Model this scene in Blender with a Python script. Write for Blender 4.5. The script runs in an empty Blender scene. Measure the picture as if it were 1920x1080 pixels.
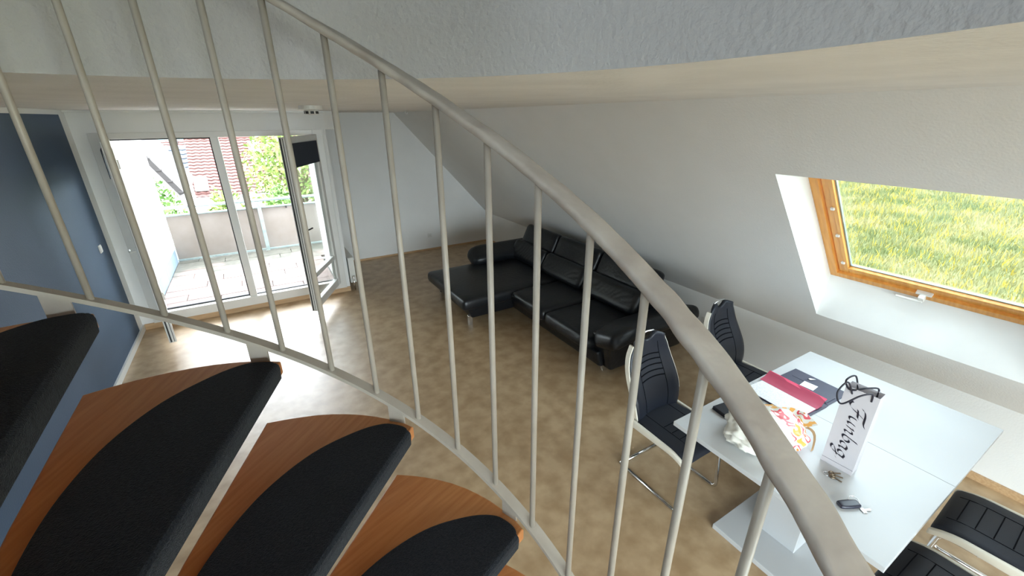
import bpy, bmesh, math, random
import numpy as np
from mathutils import Vector, Matrix, noise
random.seed(7); rng = np.random.default_rng(7)
sc = bpy.context.scene
COL = sc.collection
PI = math.pi

# ------------------------------------------------------------------ camera
CAM_H = 2.4
yaw, pitch, roll = 0.537523535, 0.383845917, -0.005213865
fw = Vector((math.sin(yaw)*math.cos(pitch), math.cos(yaw)*math.cos(pitch), -math.sin(pitch)))
rt = Vector((math.cos(yaw), -math.sin(yaw), 0)); up = rt.cross(fw)
r2 = rt*math.cos(roll)+up*math.sin(roll); u2 = -rt*math.sin(roll)+up*math.cos(roll)
cd = bpy.data.cameras.new('camera'); cam = bpy.data.objects.new('camera', cd); COL.objects.link(cam)
cd.sensor_width = 36; cd.lens = 790.787*36/1920; cd.clip_start = 0.02; cd.clip_end = 600
m = Matrix((r2, u2, -fw)).transposed().to_4x4(); m.translation = (0, 0, CAM_H); cam.matrix_world = m
sc.camera = cam

# ------------------------------------------------------------------ sky and exposure
W = bpy.data.worlds.new('overcast_sky'); sc.world = W; W.use_nodes = True
bg = W.node_tree.nodes['Background']
bg.inputs[0].default_value = (0.83, 0.92, 1.0, 1); bg.inputs[1].default_value = 1.0
sc.view_settings.view_transform = 'Standard'; sc.view_settings.look = 'None'
sc.view_settings.gamma = 1; sc.view_settings.use_curve_mapping = False
sc.view_settings.exposure = 4.6
sc.cycles.max_bounces = 14; sc.cycles.diffuse_bounces = 10; sc.cycles.glossy_bounces = 4
sc.cycles.transparent_max_bounces = 12
sc.cycles.caustics_reflective = False; sc.cycles.caustics_refractive = False

def portal(name, loc, look, sx, sy):
    ld = bpy.data.lights.new(name, 'AREA'); ld.shape = 'RECTANGLE'; ld.size = sx; ld.size_y = sy
    ld.cycles.is_portal = True
    o = bpy.data.objects.new(name, ld); COL.objects.link(o); o.location = loc
    o.rotation_euler = Vector(look).to_track_quat('-Z', 'Y').to_euler()
    return o

# room measures (metres)
XL, XK = -1.52, 3.98          # blue wall, knee wall
YD, YG, YR = 6.30, 7.68, -3.0 # door wall, gable wall, rear wall
CE = 2.492                    # ceiling
XC, ZK = 2.25, 0.60           # slope top edge x, knee height
UF = 2.785                    # upper floor
sl = Vector((XK-XC, 0, ZK-CE)); SL = sl.length; sdir = sl/SL
nrm = Vector((-sdir.z, 0, sdir.x))       # outward roof normal
SKY1 = (0.13, 1.385); SKY2 = (-1.75, -0.45)
portal('portal_doors', (-0.25, 6.60, 1.2), (0, -1, 0), 2.2, 2.1)
for a, b in (SKY1,):
    c = Vector((3.36, (a+b)/2, 1.67))+nrm*0.12
    portal('portal_skylight', c, -nrm, 1.25, 1.2)
portal('portal_rear', (0.45, YR-0.2, 1.2), (0, 1, 0), 3.5, 2.2)
portal('portal_left', (XL-0.1, -2.25, 1.5), (1, 0, 0), 1.3, 1.4)
portal('portal_upper', (XL-0.1, -0.70, 3.70), (1, 0, 0), 0.9, 0.8)

# ------------------------------------------------------------------ materials
def lin(r, g, b):
    f = lambda c: (c/255)/12.92 if c/255 <= 0.04045 else ((c/255+0.055)/1.055)**2.4
    return (f(r), f(g), f(b), 1)
def pmat(name, col, rough=0.5, metal=0, spec=0.5, col2=None, nscale=8, ndet=4, bump=0, bscale=40, bdist=0.01,
         coord='Object', stretch=None, contrast=(0.35, 0.65), coat=0, sheen=0, trans=0):
    mt = bpy.data.materials.new(name); mt.use_nodes = True
    nt = mt.node_tree; N = nt.nodes; L = nt.links; bs = N['Principled BSDF']
    bs.inputs['Base Color'].default_value = col; bs.inputs['Roughness'].default_value = rough
    bs.inputs['Metallic'].default_value = metal; bs.inputs['Specular IOR Level'].default_value = spec
    bs.inputs['Coat Weight'].default_value = coat; bs.inputs['Sheen Weight'].default_value = sheen
    tc = N.new('ShaderNodeTexCoord'); src = tc.outputs[coord]
    if stretch:
        mp = N.new('ShaderNodeMapping'); mp.inputs['Scale'].default_value = stretch
        L.new(src, mp.inputs[0]); src = mp.outputs[0]
    if col2 is None: col2 = tuple(min(1, c*0.93) for c in col[:3])+(1,)
    nz = N.new('ShaderNodeTexNoise'); nz.inputs['Scale'].default_value = nscale; nz.inputs['Detail'].default_value = ndet
    L.new(src, nz.inputs['Vector'])
    cr = N.new('ShaderNodeValToRGB'); cr.color_ramp.elements[0].position = contrast[0]; cr.color_ramp.elements[1].position = contrast[1]
    cr.color_ramp.elements[0].color = col; cr.color_ramp.elements[1].color = col2
    L.new(nz.outputs['Fac'], cr.inputs[0]); L.new(cr.outputs[0], bs.inputs['Base Color'])
    if bump:
        nb = N.new('ShaderNodeTexNoise'); nb.inputs['Scale'].default_value = bscale; nb.inputs['Detail'].default_value = 3
        L.new(src, nb.inputs['Vector'])
        bp = N.new('ShaderNodeBump'); bp.inputs['Strength'].default_value = bump; bp.inputs['Distance'].default_value = bdist
        L.new(nb.outputs['Fac'], bp.inputs['Height']); L.new(bp.outputs[0], bs.inputs['Normal'])
    return mt
def glassmat(name, tint, refl=1.0):
    mt = bpy.data.materials.new(name); mt.use_nodes = True
    nt = mt.node_tree; N = nt.nodes; L = nt.links; N.remove(N['Principled BSDF'])
    tr = N.new('ShaderNodeBsdfTransparent'); tr.inputs[0].default_value = tint
    gl = N.new('ShaderNodeBsdfGlossy'); gl.inputs['Roughness'].default_value = 0.02
    fr = N.new('ShaderNodeFresnel'); fr.inputs[0].default_value = 1.45
    mu = N.new('ShaderNodeMath'); mu.operation = 'MULTIPLY'; mu.inputs[1].default_value = refl
    mx = N.new('ShaderNodeMixShader'); L.new(fr.outputs[0], mu.inputs[0]); L.new(mu.outputs[0], mx.inputs[0])
    L.new(tr.outputs[0], mx.inputs[1]); L.new(gl.outputs[0], mx.inputs[2])
    L.new(mx.outputs[0], N['Material Output'].inputs[0]); return mt

M = {}
M['wall'] = pmat('white_wall_paint', (0.80, 0.80, 0.785, 1), 0.85, col2=(0.78, 0.78, 0.765, 1), nscale=3, bump=0.25, bscale=90, bdist=0.006)
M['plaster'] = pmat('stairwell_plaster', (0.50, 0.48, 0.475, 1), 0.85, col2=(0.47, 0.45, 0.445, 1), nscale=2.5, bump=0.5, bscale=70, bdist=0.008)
M['ceil'] = pmat('ceiling_paint', (0.80, 0.79, 0.765, 1), 0.85, nscale=4, bump=0.35, bscale=60, bdist=0.006)
M['floor'] = pmat('tan_linoleum', lin(184, 158, 124), 0.40, spec=0.8, col2=lin(158, 130, 96), nscale=7, ndet=12, contrast=(0.36, 0.66), bump=0.02, bscale=20)
M['trimwood'] = pmat('beech_trim', lin(196, 163, 124), 0.5, col2=lin(180, 145, 106), nscale=6, stretch=(1, 12, 12))
M['white'] = pmat('white_lacquer', (0.78, 0.78, 0.76, 1), 0.35, nscale=3)
M['frame'] = pmat('door_frame_white', (0.70, 0.69, 0.66, 1), 0.35, nscale=3)
M['black'] = pmat('black_gasket', (0.02, 0.02, 0.022, 1), 0.6)
M['blind'] = pmat('navy_blind_fabric', lin(38, 46, 60), 0.8, bump=0.1, bscale=300)
M['glass'] = glassmat('clear_glass', (0.94, 0.965, 0.955, 1), 0.35)
M['roofglass'] = glassmat('low_e_roof_glass', (0.54, 0.57, 0.57, 1), 0.2)
M['rail'] = pmat('cream_railing_paint', lin(178, 169, 158), 0.38, col2=lin(168, 158, 146), nscale=12, bump=0.15, bscale=25)
M['handrail'] = pmat('cream_handrail_plastic', lin(184, 174, 164), 0.45, col2=lin(168, 156, 146), nscale=14, bump=0.5, bscale=18, bdist=0.01)
M['tread'] = pmat('beech_tread', lin(206, 142, 88), 0.38, col2=lin(190, 122, 68), nscale=5, ndet=6, stretch=(1.2, 14, 6), coat=0.15)
M['mat'] = pmat('charcoal_mat', (0.009, 0.010, 0.014, 1), 0.95, spec=0.12, col2=(0.018, 0.020, 0.026, 1), nscale=160, bump=0.9, bscale=420, bdist=0.006, sheen=0.08)
M['leather'] = pmat('black_leather', (0.006, 0.007, 0.009, 1), 0.36, spec=0.36, col2=(0.009, 0.010, 0.012, 1), nscale=10, bump=0.22, bscale=24, bdist=0.012)
M['chairleather'] = pmat('dark_navy_leather', (0.009, 0.011, 0.018, 1), 0.42, spec=0.4, nscale=10, bump=0.1, bscale=160, bdist=0.004)
M['seatcloth'] = pmat('navy_black_microfibre', (0.011, 0.013, 0.020, 1), 0.55, spec=0.35, nscale=40, bump=0.15, bscale=300)
M['seam'] = pmat('dark_seam', (0.003, 0.003, 0.005, 1), 0.9, spec=0.1)
M['cream'] = pmat('cream_leather', lin(216, 210, 196), 0.45, nscale=8)
M['chrome'] = pmat('chrome', (0.78, 0.78, 0.78, 1), 0.12, metal=1)
M['steel'] = pmat('galvanised_steel', lin(150, 166, 166), 0.45, metal=0.5, col2=lin(170, 182, 180), nscale=14)
M['pine'] = pmat('lacquered_pine', lin(222, 160, 80), 0.35, col2=lin(204, 138, 60), nscale=4, ndet=5, stretch=(10, 1, 10), coat=0.2)
M['plastic'] = pmat('white_plastic', (0.74, 0.73, 0.70, 1), 0.4)
M['radiator'] = pmat('radiator_enamel', (0.72, 0.71, 0.66, 1), 0.35)
M['table'] = pmat('white_gloss_table', (0.52, 0.53, 0.54, 1), 0.25, spec=0.3, nscale=2, col2=(0.51, 0.52, 0.53, 1))

# blue feature wall: painted field with white borders (paint edge in wall coordinates)
def bluewall():
    mt = bpy.data.materials.new('blue_feature_wall'); mt.use_nodes = True
    nt = mt.node_tree; N = nt.nodes; L = nt.links; bs = N['Principled BSDF']; bs.inputs['Roughness'].default_value = 0.7
    ge = N.new('ShaderNodeNewGeometry'); sp = N.new('ShaderNodeSeparateXYZ'); L.new(ge.outputs['Position'], sp.inputs[0])
    a = N.new('ShaderNodeMath'); a.operation = 'LESS_THAN'; a.inputs[1].default_value = 6.12; L.new(sp.outputs[1], a.inputs[0])
    b = N.new('ShaderNodeMath'); b.operation = 'LESS_THAN'; b.inputs[1].default_value = 2.45; L.new(sp.outputs[2], b.inputs[0])
    c = N.new('ShaderNodeMath'); c.operation = 'MULTIPLY'; L.new(a.outputs[0], c.inputs[0]); L.new(b.outputs[0], c.inputs[1])
    nz = N.new('ShaderNodeTexNoise'); nz.inputs['Scale'].default_value = 2.2; L.new(ge.outputs['Position'], nz.inputs['Vector'])
    cr = N.new('ShaderNodeValToRGB'); cr.color_ramp.elements[0].color = lin(58, 78, 102); cr.color_ramp.elements[1].color = lin(67, 87, 111)
    L.new(nz.outputs['Fac'], cr.inputs[0])
    mx = N.new('ShaderNodeMix'); mx.data_type = 'RGBA'; L.new(c.outputs[0], mx.inputs[0])
    mx.inputs[6].default_value = (0.80, 0.80, 0.785, 1); L.new(cr.outputs[0], mx.inputs[7]); L.new(mx.outputs[2], bs.inputs['Base Color'])
    nb = N.new('ShaderNodeTexNoise'); nb.inputs['Scale'].default_value = 90; L.new(ge.outputs['Position'], nb.inputs['Vector'])
    bp = N.new('ShaderNodeBump'); bp.inputs['Strength'].default_value = 0.25; bp.inputs['Distance'].default_value = 0.006
    L.new(nb.outputs['Fac'], bp.inputs['Height']); L.new(bp.outputs[0], bs.inputs['Normal'])
    return mt
M['blue'] = bluewall()

# ------------------------------------------------------------------ mesh helpers
def tag(o, label=None, cat=None, group=None, kind=None):
    if label: o['label'] = label
    if cat: o['category'] = cat
    if group: o['group'] = group
    if kind: o['kind'] = kind
    return o
def empty(name, loc=(0, 0, 0), rz=0, parent=None):
    o = bpy.data.objects.new(name, None); COL.objects.link(o); o.location = loc; o.rotation_euler = (0, 0, rz)
    o.empty_display_size = 0.1
    if parent: o.parent = parent
    return o
def mobj(name, verts, faces, mat, parent=None, smooth=False):
    me = bpy.data.meshes.new(name); me.from_pydata([tuple(v) for v in verts], [], faces); me.update()
    if smooth: me.polygons.foreach_set('use_smooth', [True]*len(me.polygons))
    o = bpy.data.objects.new(name, me); COL.objects.link(o)
    me.materials.append(M[mat] if isinstance(mat, str) else mat)
    if parent: o.parent = parent
    return o
class MB:
    """collects shapes for one mesh"""
    def __init__(s): s.v = []; s.f = []
    def add(s, v, f):
        n = len(s.v); s.v += [Vector(p) for p in v]; s.f += [tuple(i+n for i in q) for q in f]; return s
    def box(s, x0, x1, y0, y1, z0, z1):
        v = [(x, y, z) for z in (z0, z1) for y in (y0, y1) for x in (x0, x1)]
        return s.add(v, [(0, 2, 3, 1), (4, 5, 7, 6), (0, 1, 5, 4), (2, 6, 7, 3), (0, 4, 6, 2), (1, 3, 7, 5)])
    def bbox(s, x0, x1, y0, y1, z0, z1, b=0.004, seg=2):
        bm = bmesh.new(); bmesh.ops.create_cube(bm, size=1)
        for v in bm.verts:
            v.co = Vector(((x0+x1)/2+v.co.x*(x1-x0), (y0+y1)/2+v.co.y*(y1-y0), (z0+z1)/2+v.co.z*(z1-z0)))
        bmesh.ops.bevel(bm, geom=bm.edges[:], offset=b, segments=seg, profile=0.5, affect='EDGES')
        bm.verts.index_update(); s.add([v.co.copy() for v in bm.verts], [[v.index for v in f.verts] for f in bm.faces]); bm.free(); return s
    def tube(s, pts, r, n=10, closed=False, rad=None):
        pts = [Vector(p) for p in pts]; m_ = len(pts); base = len(s.v); prev = None
        for i, p in enumerate(pts):
            if closed: t = (pts[(i+1) % m_]-pts[i-1])
            else: t = pts[min(i+1, m_-1)]-pts[max(i-1, 0)]
            t.normalize()
            if prev is None:
                a = Vector((0, 0, 1)) if abs(t.z) < 0.9 else Vector((1, 0, 0)); prev = t.cross(a).normalized()
            nn = (prev-t*prev.dot(t)).normalized(); bb = t.cross(nn); prev = nn
            R = rad[i] if rad else r
            for k in range(n):
                a = 2*PI*k/n; s.v.append(p+nn*R*math.cos(a)+bb*R*math.sin(a))
        for i in range(m_ if closed else m_-1):
            j = (i+1) % m_
            for k in range(n):
                s.f.append((base+i*n+k, base+i*n+(k+1) % n, base+j*n+(k+1) % n, base+j*n+k))
        if not closed:
            s.f.append(tuple(base+k for k in range(n))[::-1]); s.f.append(tuple(base+(m_-1)*n+k for k in range(n)))
        return s
    def prism(s, poly, z0, z1):
        n = len(poly); v = [(x, y, z0) for x, y in poly]+[(x, y, z1) for x, y in poly]
        f = [tuple(range(n))[::-1], tuple(range(n, 2*n))]+[(i, (i+1) % n, n+(i+1) % n, n+i) for i in range(n)]
        return s.add(v, f)
    def lathe(s, prof, n=24, c=(0, 0, 0)):
        base = len(s.v)
        for r, z in prof:
            for k in range(n): s.v.append(Vector((c[0]+r*math.cos(2*PI*k/n), c[1]+r*math.sin(2*PI*k/n), c[2]+z)))
        for i in range(len(prof)-1):
            for k in range(n): s.f.append((base+i*n+k, base+i*n+(k+1) % n, base+(i+1)*n+(k+1) % n, base+(i+1)*n+k))
        s.f.append(tuple(base+k for k in range(n))[::-1]); s.f.append(tuple(base+(len(prof)-1)*n+k for k in range(n))); return s
    def xf(s, mat):
        s.v = [mat @ v for v in s.v]; return s
    def build(s, name, mat, parent=None, smooth=False): return mobj(name, s.v, s.f, mat, parent, smooth)
def rbox(dx, dy, dz, r, n=(8, 8, 3), deform=None):
    """rounded cushion box centred on origin -> verts, faces"""
    def ax(L, k):
        h = L/2; rr = min(r, h*0.999)
        a = [-h, -h+rr*0.12, -h+rr*0.42, -h+rr]; b = [-x for x in a[::-1]]
        mid = [(-h+rr)+(2*h-2*rr)*i/k for i in range(1, k)] if 2*h-2*rr > 1e-3 else []
        return a+mid+b
    X, Y, Z = ax(dx, n[0]), ax(dy, n[1]), ax(dz, n[2]); vs = {}; V = []; F = []
    def g(x, y, z):
        k = (round(x, 6), round(y, 6), round(z, 6))
        if k not in vs:
            p = Vector((x, y, z)); ins = []
            for c, L in zip(p, (dx, dy, dz)):
                h = max(L/2-r, 0); ins.append(max(-h, min(h, c)))
            q = Vector(ins); d = p-q
            if d.length > 1e-9: p = q+d.normalized()*min(r, max(abs(c) for c in d))
            if deform: p = Vector(deform(p))
            vs[k] = len(V); V.append(p)
        return vs[k]
    def sheet(A, B, fn, flip):
        for i in range(len(A)-1):
            for j in range(len(B)-1):
                q = [fn(A[i], B[j]), fn(A[i+1], B[j]), fn(A[i+1], B[j+1]), fn(A[i], B[j+1])]
                if len(set(q)) > 2: F.append(tuple(q[::-1] if flip else q))
    for zz, fl in ((dz/2, False), (-dz/2, True)): sheet(X, Y, lambda a, b: g(a, b, zz), fl)
    for yy, fl in ((dy/2, True), (-dy/2, False)): sheet(X, Z, lambda a, b: g(a, yy, b), fl)
    for xx, fl in ((dx/2, False), (-dx/2, True)): sheet(Y, Z, lambda a, b: g(xx, a, b), fl)
    return V, F
def rcush(name, x0, x1, y0, y1, z0, z1, r, mat, parent, n=(8, 8, 3), bulge=0.0, deform=None, rot=None, wr=0.0):
    c = Vector(((x0+x1)/2, (y0+y1)/2, (z0+z1)/2)); d = (x1-x0, y1-y0, z1-z0)
    def df(p):
        if bulge and p.z > 0:
            p = Vector(p); p.z += bulge*max(0, 1-(2*p.x/d[0])**2)*max(0, 1-(2*p.y/d[1])**2)*(2*p.z/d[2])
        if wr: p = p+Vector((0, 0, wr))*noise.noise(Vector(p)*7+c)
        if deform: p = Vector(deform(p))
        return p
    V, F = rbox(d[0], d[1], d[2], r, n, df)
    if rot is not None: V = [rot @ v for v in V]
    return mobj(name, [v+c for v in V], F, mat, parent, True)
def copy_tree(o, parent=None):
    c = o.copy(); COL.objects.link(c); c.parent = parent
    for ch in list(o.children): copy_tree(ch, c)
    return c
def struct(o, label, cat): return tag(o, label, cat, kind='structure')

# ------------------------------------------------------------------ room shell
struct(MB().box(XL, XK, YR, YG, -0.25, 0).build('floor', 'floor'), 'mottled tan linoleum floor of the attic room', 'floor')
LW = (-2.9, -1.6, 0.8, 2.2)   # unseen window added in the left wall for more daylight
struct(MB().box(XL-0.15, XL, LW[1], YD, 0, CE).box(XL-0.15, XL, YR, LW[0], 0, CE).box(XL-0.15, XL, LW[0], LW[1], 0, LW[2]).box(XL-0.15, XL, LW[0], LW[1], LW[3], CE).build('wall_left', 'blue'), 'dark blue feature wall with white painted border', 'wall')
w = MB(); w.box(XL-0.3, -1.40, YD, YD+0.25, 0, CE); w.box(0.86, 0.93, YD, YD+0.25, 0, CE); w.box(-1.40, 0.86, YD, YD+0.25, 2.24, CE); w.box(-1.40, 0.86, YD, YD+0.25, -0.25, 0.10)
w.box(0.80, 0.93, YD+0.25, YG, 0, CE)
struct(w.build('wall_back', 'wall'), 'white wall around the open balcony doors', 'wall')
struct(MB().box(0.93, XK+0.2, YG, YG+0.25, 0, CE+0.3).build('wall_gable', 'wall'), 'white gable wall behind the sofa corner', 'wall')
struct(MB().box(XK, XK+0.1, YR, YG, 0, ZK).build('wall_right', 'wall'), 'low white knee wall under the roof slope', 'wall')
# rear wall behind the viewer, wide glazed opening added to brighten the room
w = MB(); RX = (-1.3, 2.2); RZ = (0.1, 2.3)
w.box(XL, RX[0], YR-0.2, YR, 0, CE); w.box(RX[1], XK+0.2, YR-0.2, YR, 0, CE); w.box(RX[0], RX[1], YR-0.2, YR, 0, RZ[0]); w.box(RX[0], RX[1], YR-0.2, YR, RZ[1], CE)
struct(w.build('wall_front', 'wall'), 'white rear wall with a wide window opening added for light', 'wall')
# sloped roof face with two skylight openings
A0 = Vector((XC, 0, CE))
def sp(x): return (x-XC)/(XK-XC)*SL
S1, S2 = sp(2.62), sp(3.69)
ys = [YR, SKY2[0], SKY2[1], SKY1[0], SKY1[1], YG]; ss = [0, S1, S2, SL]
w = MB()
def spt(s, y, d=0): return A0+sdir*s+Vector((0, y, 0))+nrm*d
for i in range(5):
    for j in range(3):
        if j == 1 and i == 3: continue
        w.add([spt(ss[j], ys[i]), spt(ss[j+1], ys[i]), spt(ss[j+1], ys[i+1]), spt(ss[j], ys[i+1])], [(0, 1, 2, 3)])
struct(w.build('wall_slope', 'wall'), 'sloping white attic wall with a skylight opening', 'wall')
FD = 0.26   # frame plane depth outside the slope
pT, pB = spt(S1, 0), spt(S2, 0)
def plane_hit_z(z):  # point of frame plane at height z
    x = XC+(FD-nrm.z*(z-CE))/nrm.x; return Vector((x, 0, z))
fT = pT+nrm*FD; fB = plane_hit_z(1.25)
for idx, (a, b) in enumerate((SKY1,)):
    w = MB()
    for (P, Q, fl) in ((pT, fT, 0), (pB, fB, 1)):
        w.add([P+Vector((0, a, 0)), P+Vector((0, b, 0)), Q+Vector((0, b, 0)), Q+Vector((0, a, 0))], [(0, 1, 2, 3)])
    for y in (a, b):
        yy = Vector((0, y, 0)); w.add([pT+yy, fT+yy, fB+yy, pB+yy], [(0, 1, 2, 3)])
    struct(w.build('trim_%d' % (1+idx), 'white'), ('bright white reveal around the skylight by the table' if idx == 0 else 'white reveal around the skylight behind the stairs'), 'reveal')

# ceiling with the round stair opening, and the upper storey above it
HC, HR = Vector((-0.278, 0.355, 0)), 1.03
def ring(x0, x1, y0, y1, z, flip):
    n = 120; angs = [2*PI*i/n for i in range(n)]
    for cx, cy in ((x0, y0), (x1, y0), (x1, y1), (x0, y1)): angs.append(math.atan2(cy-HC.y, cx-HC.x) % (2*PI))
    angs.sort(); v = []
    for a in angs:
        c, s = math.cos(a), math.sin(a); v.append((HC.x+HR*c, HC.y+HR*s, z))
        t = min([((x1 if c > 0 else x0)-HC.x)/c if abs(c) > 1e-9 else 1e9, ((y1 if s > 0 else y0)-HC.y)/s if abs(s) > 1e-9 else 1e9])
        v.append((HC.x+t*c, HC.y+t*s, z))
    k = len(angs); f = [(2*i, 2*((i+1) % k), 2*((i+1) % k)+1, 2*i+1) for i in range(k)]
    return v, [q[::-1] for q in f] if flip else f
struct(mobj('ceiling', *ring(XL, XC, YR, YG, CE, False), 'ceil'), 'white ceiling with a round stairwell opening', 'ceiling')
n = 120; v = []; f = []
for i in range(n):
    a = 2*PI*i/n
    for z in (CE, UF): v.append((HC.x+HR*math.cos(a), HC.y+HR*math.sin(a), z))
    j = (i+1) % n; f.append((2*i, 2*j, 2*j+1, 2*i+1))
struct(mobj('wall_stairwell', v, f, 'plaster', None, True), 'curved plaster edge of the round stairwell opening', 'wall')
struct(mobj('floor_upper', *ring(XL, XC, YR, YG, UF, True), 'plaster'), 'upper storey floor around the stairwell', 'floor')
w = MB(); XU = (-1.3, 2.1)
w.box(XL-0.1, XL, YR, -1.15, UF, 4.6); w.box(XL-0.1, XL, -0.25, YG, UF, 4.6); w.box(XL-0.1, XL, -1.15, -0.25, UF, 3.3); w.box(XL-0.1, XL, -1.15, -0.25, 4.1, 4.6)  # left side has an unseen window opening added to light the stairwell edge
w.add([(XC, YR, UF), (XC, YG, UF), (XC, YG, 4.6), (XC, YR, 4.6)], [(0, 1, 2, 3)])
w.add([(XL, YG, UF), (XC, YG, UF), (XC, YG, 4.6), (XL, YG, 4.6)], [(0, 1, 2, 3)])
w.box(XL, XC, YR-0.1, YR, UF-.29, 4.6)
w.add([(XL, YR, 4.6), (XC, YR, 4.6), (XC, YG, 4.6), (XL, YG, 4.6)], [(0, 1, 2, 3)])
struct(w.build('wall_upper', 'wall'), 'white walls of the upper storey above the stairwell', 'wall')

# skirting and trims
struct(MB().box(XL, XL+0.018, YR, YD, 0, 0.07).build('baseboard_left', 'white'), 'white skirting along the blue wall', 'skirting')
struct(MB().box(-1.50, 0.93, YD-0.018, YD, 0, 0.07).build('baseboard_back', 'trimwood'), 'beech skirting under the balcony door sill', 'skirting')
struct(MB().box(XK-0.018, XK, YR, YG, 0, 0.055).build('baseboard_right', 'trimwood'), 'beech skirting along the knee wall', 'skirting')
struct(MB().box(0.95, XK-0.02, YG-0.016, YG, 0, 0.03).build('baseboard_gable', 'trimwood'), 'thin beech skirting along the gable wall', 'skirting')
struct(MB().bbox(XL, 0.93, YD-0.07, YD-0.01, CE-0.022, CE, 0.004).build('trim_2', 'white'), 'white ceiling rail above the balcony doors', 'trim')
struct(MB().bbox(0.93, 1.06, YD+0.02, YD+0.5, 2.27, CE, 0.004).build('trim_3', 'ceil'), 'small boxed beam end beside the balcony door wall', 'trim')

# ------------------------------------------------------------------ balcony double door
D = struct(empty('door_1', (-0.25, YD, 0)), 'white double balcony door standing open with glazed leaves', 'door')
def dpart(name, mb, mat, parent=D, off=Vector((0.25, -YD, 0)), smooth=False):
    mb.v = [p+off for p in mb.v]; return mb.build(name, mat, parent, smooth)
dpart('frame_jamb', MB().bbox(-1.40, -1.25, YD-0.03, YD+0.09, 0.07, 2.27), 'frame')
dpart('frame_jamb', MB().bbox(0.76, 0.88, YD-0.03, YD+0.09, 0.07, 2.27), 'frame')
dpart('frame_head', MB().bbox(-1.25, 0.76, YD-0.03, YD+0.09, 2.205, 2.27), 'frame')
dpart('frame_sill', MB().bbox(-1.25, 0.76, YD-0.035, YD+0.09, 0.07, 0.185), 'frame')
dpart('mullion', MB().bbox(-0.345, -0.265, YD-0.02, YD+0.07, 0.18, 2.21), 'frame')
dpart('gasket', MB().box(-1.25, -0.345, YD+0.05, YD+0.075, 0.184, 0.20).box(-1.25, -0.345, YD+0.05, YD+0.075, 2.19, 2.206).box(-0.36, -0.344, YD+0.05, YD+0.075, 0.19, 2.2), 'black')
dpart('gasket', MB().box(-0.265, 0.76, YD+0.05, YD+0.075, 0.184, 0.195), 'black')
def leaf(w, hinge, rot, side):
    L = empty('door_leaf', (hinge[0]+0.25, hinge[1]-YD, 0), rot, D)
    z0, z1, sw, t = 0.165, 2.215, 0.085, 0.065
    zm = 0.55
    for x0 in (0, w-sw): MB().bbox(x0, x0+sw, -t/2, t/2, z0, z1, 0.006).build('stile', 'frame', L)
    for a, b in ((z0, z0+0.10), (z1-0.09, z1), (zm, zm+0.06)): MB().bbox(sw, w-sw, -t/2+0.002, t/2-0.002, a, b, 0.006).build('leaf_rail', 'frame', L)
    for a, b in ((z0+0.10, zm), (zm+0.06, z1-0.09)): MB().box(sw, w-sw, -0.006, 0.006, a, b).build('pane', 'glass', L)
    MB().box(w, w+0.004, -0.020, -0.006, z0+0.01, z1-0.01).box(w, w+0.003, 0.012, 0.017, z0+0.01, z1-0.01).build('seal_strip', 'black', L)
    s = side
    b = MB().box(sw-0.01, w-sw+0.01, min(s*0.040, s*0.046), max(s*0.040, s*0.046), z1-0.33, z1-0.07).build('roller_blind', 'blind', L)
    b['label'] = 'dark navy roller blind'
    h = MB().bbox(w-sw/2-0.012, w-sw/2+0.012, s*0.033, s*0.042, 1.10, 1.23, 0.003) if s > 0 else MB().bbox(w-sw/2-0.012, w-sw/2+0.012, s*0.042, s*0.033, 1.10, 1.23, 0.003)
    h.tube([(w-sw/2, s*0.04, 1.19), (w-sw/2, s*0.085, 1.19), (w-sw/2-0.02, s*0.092, 1.19), (w-sw/2-0.12, s*0.092, 1.185)], 0.009, 8)
    h.build('handle', 'black' if s > 0 else 'plastic', L, False)
    for z in (0.35, 1.9): MB().tube([(0.0, -s*0.04, z), (0.0, -s*0.04, z+0.1)], 0.011, 8).build('hinge', 'plastic', L)
leaf(0.95, (-1.265, 6.255), math.atan2(-0.935, 0.175), -1)
leaf(0.98, (0.775, 6.255), math.atan2(-0.875, -0.44), 1)

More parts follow.
